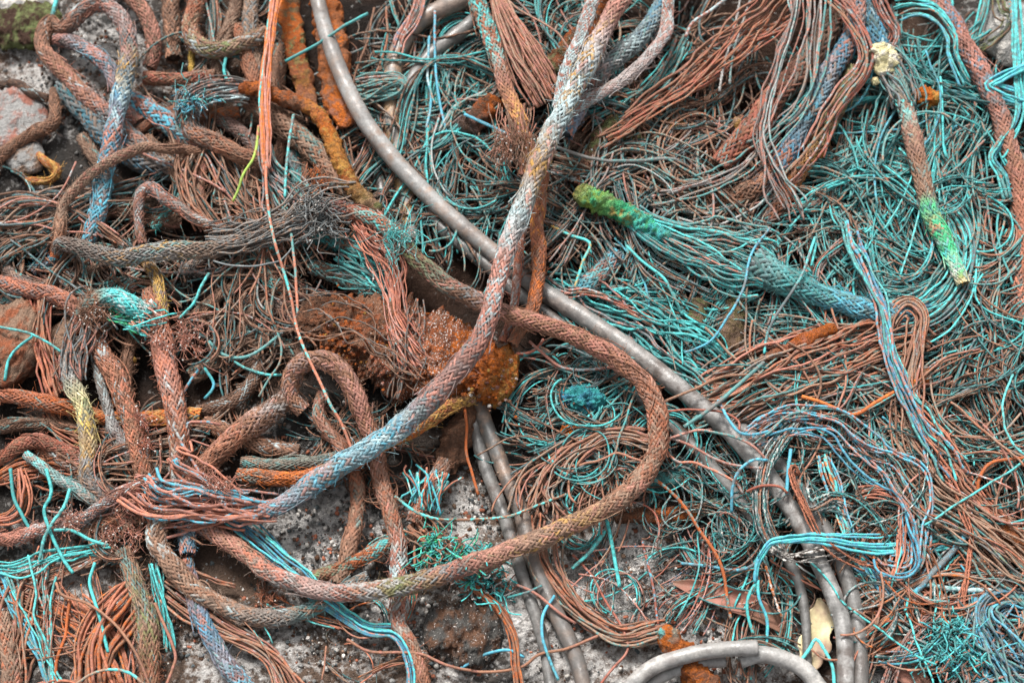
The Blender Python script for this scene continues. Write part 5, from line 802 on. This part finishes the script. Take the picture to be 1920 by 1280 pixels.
# ------------------------------------------------------------------ the tangle: the largest loose wires one by one, all others as one mass
ZONES = [  # where, cx, cy, rx, ry, angle, spread, length, h0, h1, n, palette, dia, ply, curl, how many stay single
 ('in the hollow left of the frayed cuff', 830,150,150,170,-62,26,170,6,44,332,DARK+TEAL,3.7,1,.8,12,GREY+TEAL),
 ('beside the long wet hose near the top', 690,250,60,220,78,20,170,6,40,157,DARK+BRN,3.7,1,.6,6,BRN),
 ('between the grey hoses and the crossing', 860,350,110,120,-60,40,150,6,40,192,DARK+TEAL,3.7,1,1.2,8,TEAL),
 ('among the ropes right of the frayed cuff', 1080,70,110,90,-40,45,150,6,46,192,DARK+TEAL,3.7,1,1.0,8,GREY),
 ('under the rust red cable', 1290,190,170,130,-30,40,170,5,40,332,DARK+BRN,3.7,1,1.2,14,DARK+GREY),
 ('round the green corroded end', 1190,380,190,90,10,35,190,5,44,332,DARK+GREY,3.7,1,.8,14,GREY),
 ('below the brick red rope', 1400,410,120,80,-20,50,150,5,44,210,DARK+GREY,3.7,1,1.0,8,GREY),
 ('in the nest inside the wire loop', 1640,440,150,110,80,34,150,6,40,500,TEAL,3.7,1,.9,18,TEAL),
 ('beneath the pale yellow pebble', 1600,250,120,110,95,35,150,6,50,262,TEAL,3.7,1,.8,10,TEAL+AQUA),
 ('behind the rose rope at upper right', 1770,270,120,220,100,42,170,6,62,630,TEAL+TEAL+AQUA,3.7,1,.9,26,TEAL+AQUA),
 ('at the right edge of the nest', 1860,440,70,160,95,50,130,6,44,297,TEAL+BRN,3.7,1,.9,10,TEAL),
 ('under the blue teal rope', 1560,620,170,60,-10,45,180,6,42,350,GREY+TEAL,3.7,1,.8,12,TEAL),
 ('in the hollow under the loosened wires', 1250,540,160,90,40,40,150,5,34,332,TEAL+DARK,3.7,1,.8,12,AQUA),
 ('at the right of the level rusty cable', 1840,680,100,120,20,50,130,5,44,455,BRN+TEAL+DARK,3.4,1,1.0,14,BRN+TEAL),
 ('below the level rusty cable', 1540,760,190,70,-12,30,170,8,52,420,BRN+GREY+TEAL,3.7,1,.9,16,BRN),
 ('in the middle of the lower right tangle', 1620,900,150,100,40,34,150,8,56,455,PALE+TEAL+DARK,3.7,2,.9,16,PALE),
 ('towards the right edge of the lower right tangle', 1810,900,140,130,35,34,170,8,54,560,TEAL+BRN+DARK,3.7,1,.9,18,BRN+AQUA),
 ('low in the lower right tangle', 1740,1120,170,130,48,32,150,6,44,577,BRN+RUSTY+PALE,3.7,1,1.0,20,BRN+PALE),
 ('in the bottom right corner', 1850,1220,90,80,50,40,130,6,42,262,PALE+BLUE+TEAL,3.7,1,.9,8,BLUE),
 ('behind the hoses at lower right', 1380,930,90,90,60,50,130,5,30,192,PALE+TEAL+DARK,3.7,2,.9,8,PALE),
 ('right of the rusted block', 1090,780,130,100,-15,45,150,5,34,402,DARK+TEAL,3.7,1,1.3,14,DARK+TEAL),
 ('inside the bend of the long brown rope', 1120,900,100,60,-60,40,120,5,26,157,DARK+BRN,3.4,1,1.0,6,PINK),
 ('in the dark hollow right of the salmon upright', 470,570,110,110,-20,60,150,6,44,178,DARK+DARK+BRN,3.7,1,1.8,12,GREY),
 ('under the wired knot', 560,470,130,60,5,30,160,8,56,117,DARK+DARK+BRN,3.4,1,.8,8,BRN),
 ('among the ropes at the left edge', 70,440,110,90,-25,40,150,6,40,117,DARK+DARK+BRN,3.7,1,.8,8,BRN),
 ('under the grey braid', 230,530,140,60,10,40,140,6,36,122,BRN+GREY+DARK,3.4,1,1.0,8,GREY),
 ('behind the ropes of the upper left tangle', 430,330,150,110,60,50,140,6,40,104,DARK+DARK+BRN,3.7,1,.9,6,BRN),
 ('at the top edge left of the rusty bars', 460,110,90,120,80,30,130,5,30,61,DARK+DARK+BRN,3.7,1,.6,4,TEAL),
 ('behind the knot at lower left', 230,900,150,90,20,50,140,6,34,207,BRN+DARK,3.7,1,1.0,8,BRN),
 ('on the ground at lower left', 130,1150,150,130,70,50,120,4,12,105,BRN+RUSTY,3.0,1,.8,6,RUSTY),
 ('on the ground at the bottom', 620,1180,300,90,20,60,90,3,9,46,BRN+RUSTY+AQUA,2.9,1,.9,4,BRN),
 ('on the white crusted ground', 1180,1090,160,90,60,60,110,3,12,105,PINK+TEAL,3.0,1,.9,8,PINK),
 ('below the rusted block', 700,820,110,80,-30,50,110,4,18,122,DARK+BRN,3.0,1,.9,4,DARK),
 ('left of the hoses by the dry leaf', 1450,1120,90,90,70,40,120,4,24,105,TEAL+BRN,3.4,1,.7,6,TEAL),
]
CN = dict(black='black', orange='orange', ochre='ochre', green='green', moss='moss', dgrey='dark grey', gteal='grey green', teal='teal', aqua='aqua', dteal='dark teal', rose='rose', taupe='taupe', brown='brown', rust='rust coloured', umber='dark brown', salmon='salmon', dorange='burnt orange', grey='grey', lgrey='pale grey', sky='sky blue', blue='blue', pink='pink', whiteblue='pale blue', red='brick red', white='white', slate='slate', dark='blackish brown')
DEEP_SHADE = [('dark','umber',.5,3),('umber','dteal',.4,2),('black','dark',.5,2),('dteal','dark',.5,2)]  # near-black colours that paint shade onto the wires deep in the heap
mass = Geo()
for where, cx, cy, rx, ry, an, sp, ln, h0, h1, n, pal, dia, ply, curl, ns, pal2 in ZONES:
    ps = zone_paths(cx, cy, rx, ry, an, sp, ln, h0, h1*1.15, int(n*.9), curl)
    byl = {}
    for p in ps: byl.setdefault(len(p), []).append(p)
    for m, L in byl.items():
        L = np.stack(L); A, B = strand_cols(len(L), m, pal); A, B = A.copy(), B.copy(); dirt = rng.uniform(size=len(L)) < np.clip(.85-(L[..., 2].mean(1)-h0)/(h1-h0+1), .05, .9)  # picks mostly the low wires, to be coloured as if in shade
        D1, D2 = strand_cols(len(L), m, DEEP_SHADE); A[dirt] = D1[dirt]; B[dirt] = D2[dirt]; ply_tubes(mass, L, dia*rng.uniform(.65, 1.25, len(L)), A, B, ply, 13, 4)
    for p in zone_paths(cx, cy, rx*.85, ry*.85, an, sp, ln*1.35, h1, h1*1.25+6, int(ns*.62+.5), curl*.8, clump=1):
        k = pal2[int(rng.integers(len(pal2)))]; A, B = strand_cols(1, len(p), [k]); g = Geo(); ply_tubes(g, p[None], dia*rng.uniform(1, 1.3), A, B, ply, 14, 5)
        tag(g.build('wire_strand', 'wire'), f'loose {CN[k[0]]} wire flecked {CN[k[1]]}, {where}', 'wire strand', f'loose {CN[k[0]]} and {CN[k[1]]} wires {where}')
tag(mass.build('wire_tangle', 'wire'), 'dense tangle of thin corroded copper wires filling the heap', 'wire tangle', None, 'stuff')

lit = Geo()
for where, cx, cy, rx, ry, an, sp, ln, h0, h1, n, pal, dia, ply, curl, ns, pal2 in ZONES:
    L = zone_paths(cx, cy, rx*1.1, ry*1.1, an, 70, 42, max(3, h0), h1*.95, int(n*.3), 1.6, 5, 1); byl = {}
    for p in L: byl.setdefault(len(p), []).append(p)
    for m, q in byl.items():
        A, B = strand_cols(len(q), m, BRN+GREY+DARK); ply_tubes(lit, np.stack(q), rng.uniform(1.0, 2.4, len(q)), A, B, 1, 13, 3)
tag(lit.build('fibre_litter', 'wire'), 'hair thin broken fibres caught all over the wire heap', 'fibre litter', None, 'stuff')

# ------------------------------------------------------------------ ground
def ground():
    fx = np.arange(-.62, .62, .0021); fy = np.arange(-.42, .55, .0021)
    xs = np.r_[-30, -8, -3, -1.4, -.85, -.7, fx, .7, .85, 1.4, 3, 8, 30]; ys = np.r_[-30, -8, -3, -1.3, -.7, -.5, fy, .6, .75, 1.3, 3, 8, 30]
    X, Y = np.meshgrid(xs, ys); Q = np.stack([X, Y, X*0], -1)
    Z = .006*fbm(Q/.12, 4, 3)+.0028*fbm(Q/.022, 4, 8)+.0011*np.abs(fbm(Q/.006, 3, 5)) - .006
    # back to photo px for placing the lichen
    D = np.stack([X, Y, Z], -1)-CAM; dep = D@FWD; px = 960+960*(D@RGT)/dep/TANH; py = 640-960*(D@UPV)/dep/TANH
    w = .05+0*X; ex = 0*X
    for bx, by, r, a in [(1180,1090,190,.72),(1340,1200,170,.82),(620,1000,130,.8),(1050,1230,150,.62),(560,1200,160,.3),(700,1240,120,.35),(150,1120,150,.42),(300,1180,90,.35),(1130,1040,100,.4),(900,1000,100,.3),(60,120,150,.6),(170,110,150,.5),(300,110,120,.35),(850,1230,120,.4),(420,1230,140,.4),(780,960,90,.25),(960,1140,100,.7),(860,1000,110,.5),(700,1180,140,.5),(150,1150,160,.6),(1640,1280,90,.4),(500,790,50,.25),(1890,60,100,.3),(1900,500,60,.25)]:
        e = np.exp(-((px-bx)**2+(py-by)**2)/(2*(r*.66)**2)); w = np.maximum(w, a*e+.05); ex = np.maximum(ex, np.exp(-((px-bx)**2+(py-by)**2)/(2*(r*1.1)**2)))
    w = w+(.04+.2*ex)*fbm(Q/.05, 4, 11); near = (np.abs(X) < 1) & (np.abs(Y) < 1)
    A = np.empty(X.shape+(4,)); t = np.clip(.5+.8*fbm(Q/.08, 3, 21), 0, 1)[..., None]; A[..., :3] = (C('dgrey')*.8*(1-t)+C('taupe')*.5*t+.015)*ex[..., None]+(1-ex[..., None])*(C('black')*.9*(1-t)+C('dark')*.8*t); A[..., 3] = np.clip(w, 0, 1)  # dark soil away from bare patches, blackened further to paint the heap's shaded gaps
    B = np.empty_like(A); B[..., :3] = np.array([.66, .63, .60]); B[..., 3] = np.clip(.2+w*.8, 0, .8)
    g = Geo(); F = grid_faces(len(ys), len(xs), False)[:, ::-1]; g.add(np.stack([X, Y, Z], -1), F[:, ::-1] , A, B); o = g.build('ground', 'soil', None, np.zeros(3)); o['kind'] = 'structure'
ground()
def grains(name, label, n, boxes, cols, smin, smax):
    k = rng.integers(0, len(boxes), n); b = np.array(boxes, float)[k]; x = b[:, 0]+rng.normal(0, 1, n)*b[:, 2]; y = b[:, 1]+rng.normal(0, 1, n)*b[:, 3]
    r = smin+(smax-smin)*rng.uniform(0, 1, n)**3; P, px = proj(x, y, np.full(n, -8.0)+r*.3); P[:, 2] += .0022*vnoise(P/.022, 8)
    d = rng.normal(0, 1, (n, 3)); d[:, 2] *= .4; d /= np.linalg.norm(d, axis=1, keepdims=True); t = np.array([-1, -.6, .1, .7, 1])
    Q = P[:, None]+d[:, None]*t[None, :, None]*(r*S)[:, None, None]*1.1; R = (r*S)[:, None]*np.array([.25, .8, 1, .75, .2])*rng.uniform(.6, 1.2, (n, 5))
    c = np.stack([C(cols[i]) for i in rng.integers(0, len(cols), n)])*rng.uniform(.6, 1.15, (n, 1)); a = np.broadcast_to(np.concatenate([c, np.zeros((n, 1))], 1)[:, None], (n, 5, 4))
    g = Geo(); tubes(g, Q, R, a, a*np.array([1, 1, 1, .3]), 6); tag(g.build(name, 'stone', smooth=False), label, 'gravel', None, 'stuff')
GB = [(150,1140,130,90),(420,1200,150,60),(700,1180,140,70),(640,1000,90,50),(950,1150,120,90),(1180,1080,110,70),(1340,1190,80,50),(850,960,100,50),(560,800,80,60),(100,120,100,70),(300,120,100,80)]
grains('gravel', 'white, grey and rust coloured grains strewn over the dark ground', 9000, GB, ['white','white','lgrey','lgrey','grey','grey','taupe','dgrey','umber','salmon','slate'], 1.0, 5.0)

# ------------------------------------------------------------------ daylight: bright overcast
world = bpy.data.worlds.new('World'); scene.world = world; world.use_nodes = True; nt = world.node_tree
sky = nt.nodes.new('ShaderNodeTexSky'); sky.sky_type = 'NISHITA'; sky.sun_disc = False; sky.sun_elevation = math.radians(54); sky.sun_rotation = math.radians(-20); sky.dust_density = 4; sky.air_density = 1.0; sky.ozone_density = 1
hs = nt.nodes.new('ShaderNodeHueSaturation'); hs.inputs['Saturation'].default_value = .12; bg = [n for n in nt.nodes if n.type == 'BACKGROUND'][0]
nt.links.new(sky.outputs[0], hs.inputs['Color']); nt.links.new(hs.outputs[0], bg.inputs['Color']); bg.inputs['Strength'].default_value = .065
sd = bpy.data.lights.new('sun', 'SUN'); sd.energy = 1.5; sd.angle = math.radians(13); sd.color = (1, .97, .93); so = bpy.data.objects.new('sun', sd); COL.objects.link(so)
# sun from above, slightly behind and left
el, az = math.radians(54), math.radians(-20); d = Vector((math.sin(az)*math.cos(el), math.cos(az)*math.cos(el), math.sin(el))); so.rotation_euler = d.to_track_quat('Z', 'Y').to_euler(); so.location = (0, 0, 3)
vs = scene.view_settings; vs.view_transform = 'Standard'; vs.look = 'None'; vs.exposure = EXPOSURE; vs.gamma = 1; vs.use_curve_mapping = False
scene.cycles.max_bounces = 6; scene.cycles.use_denoising = True
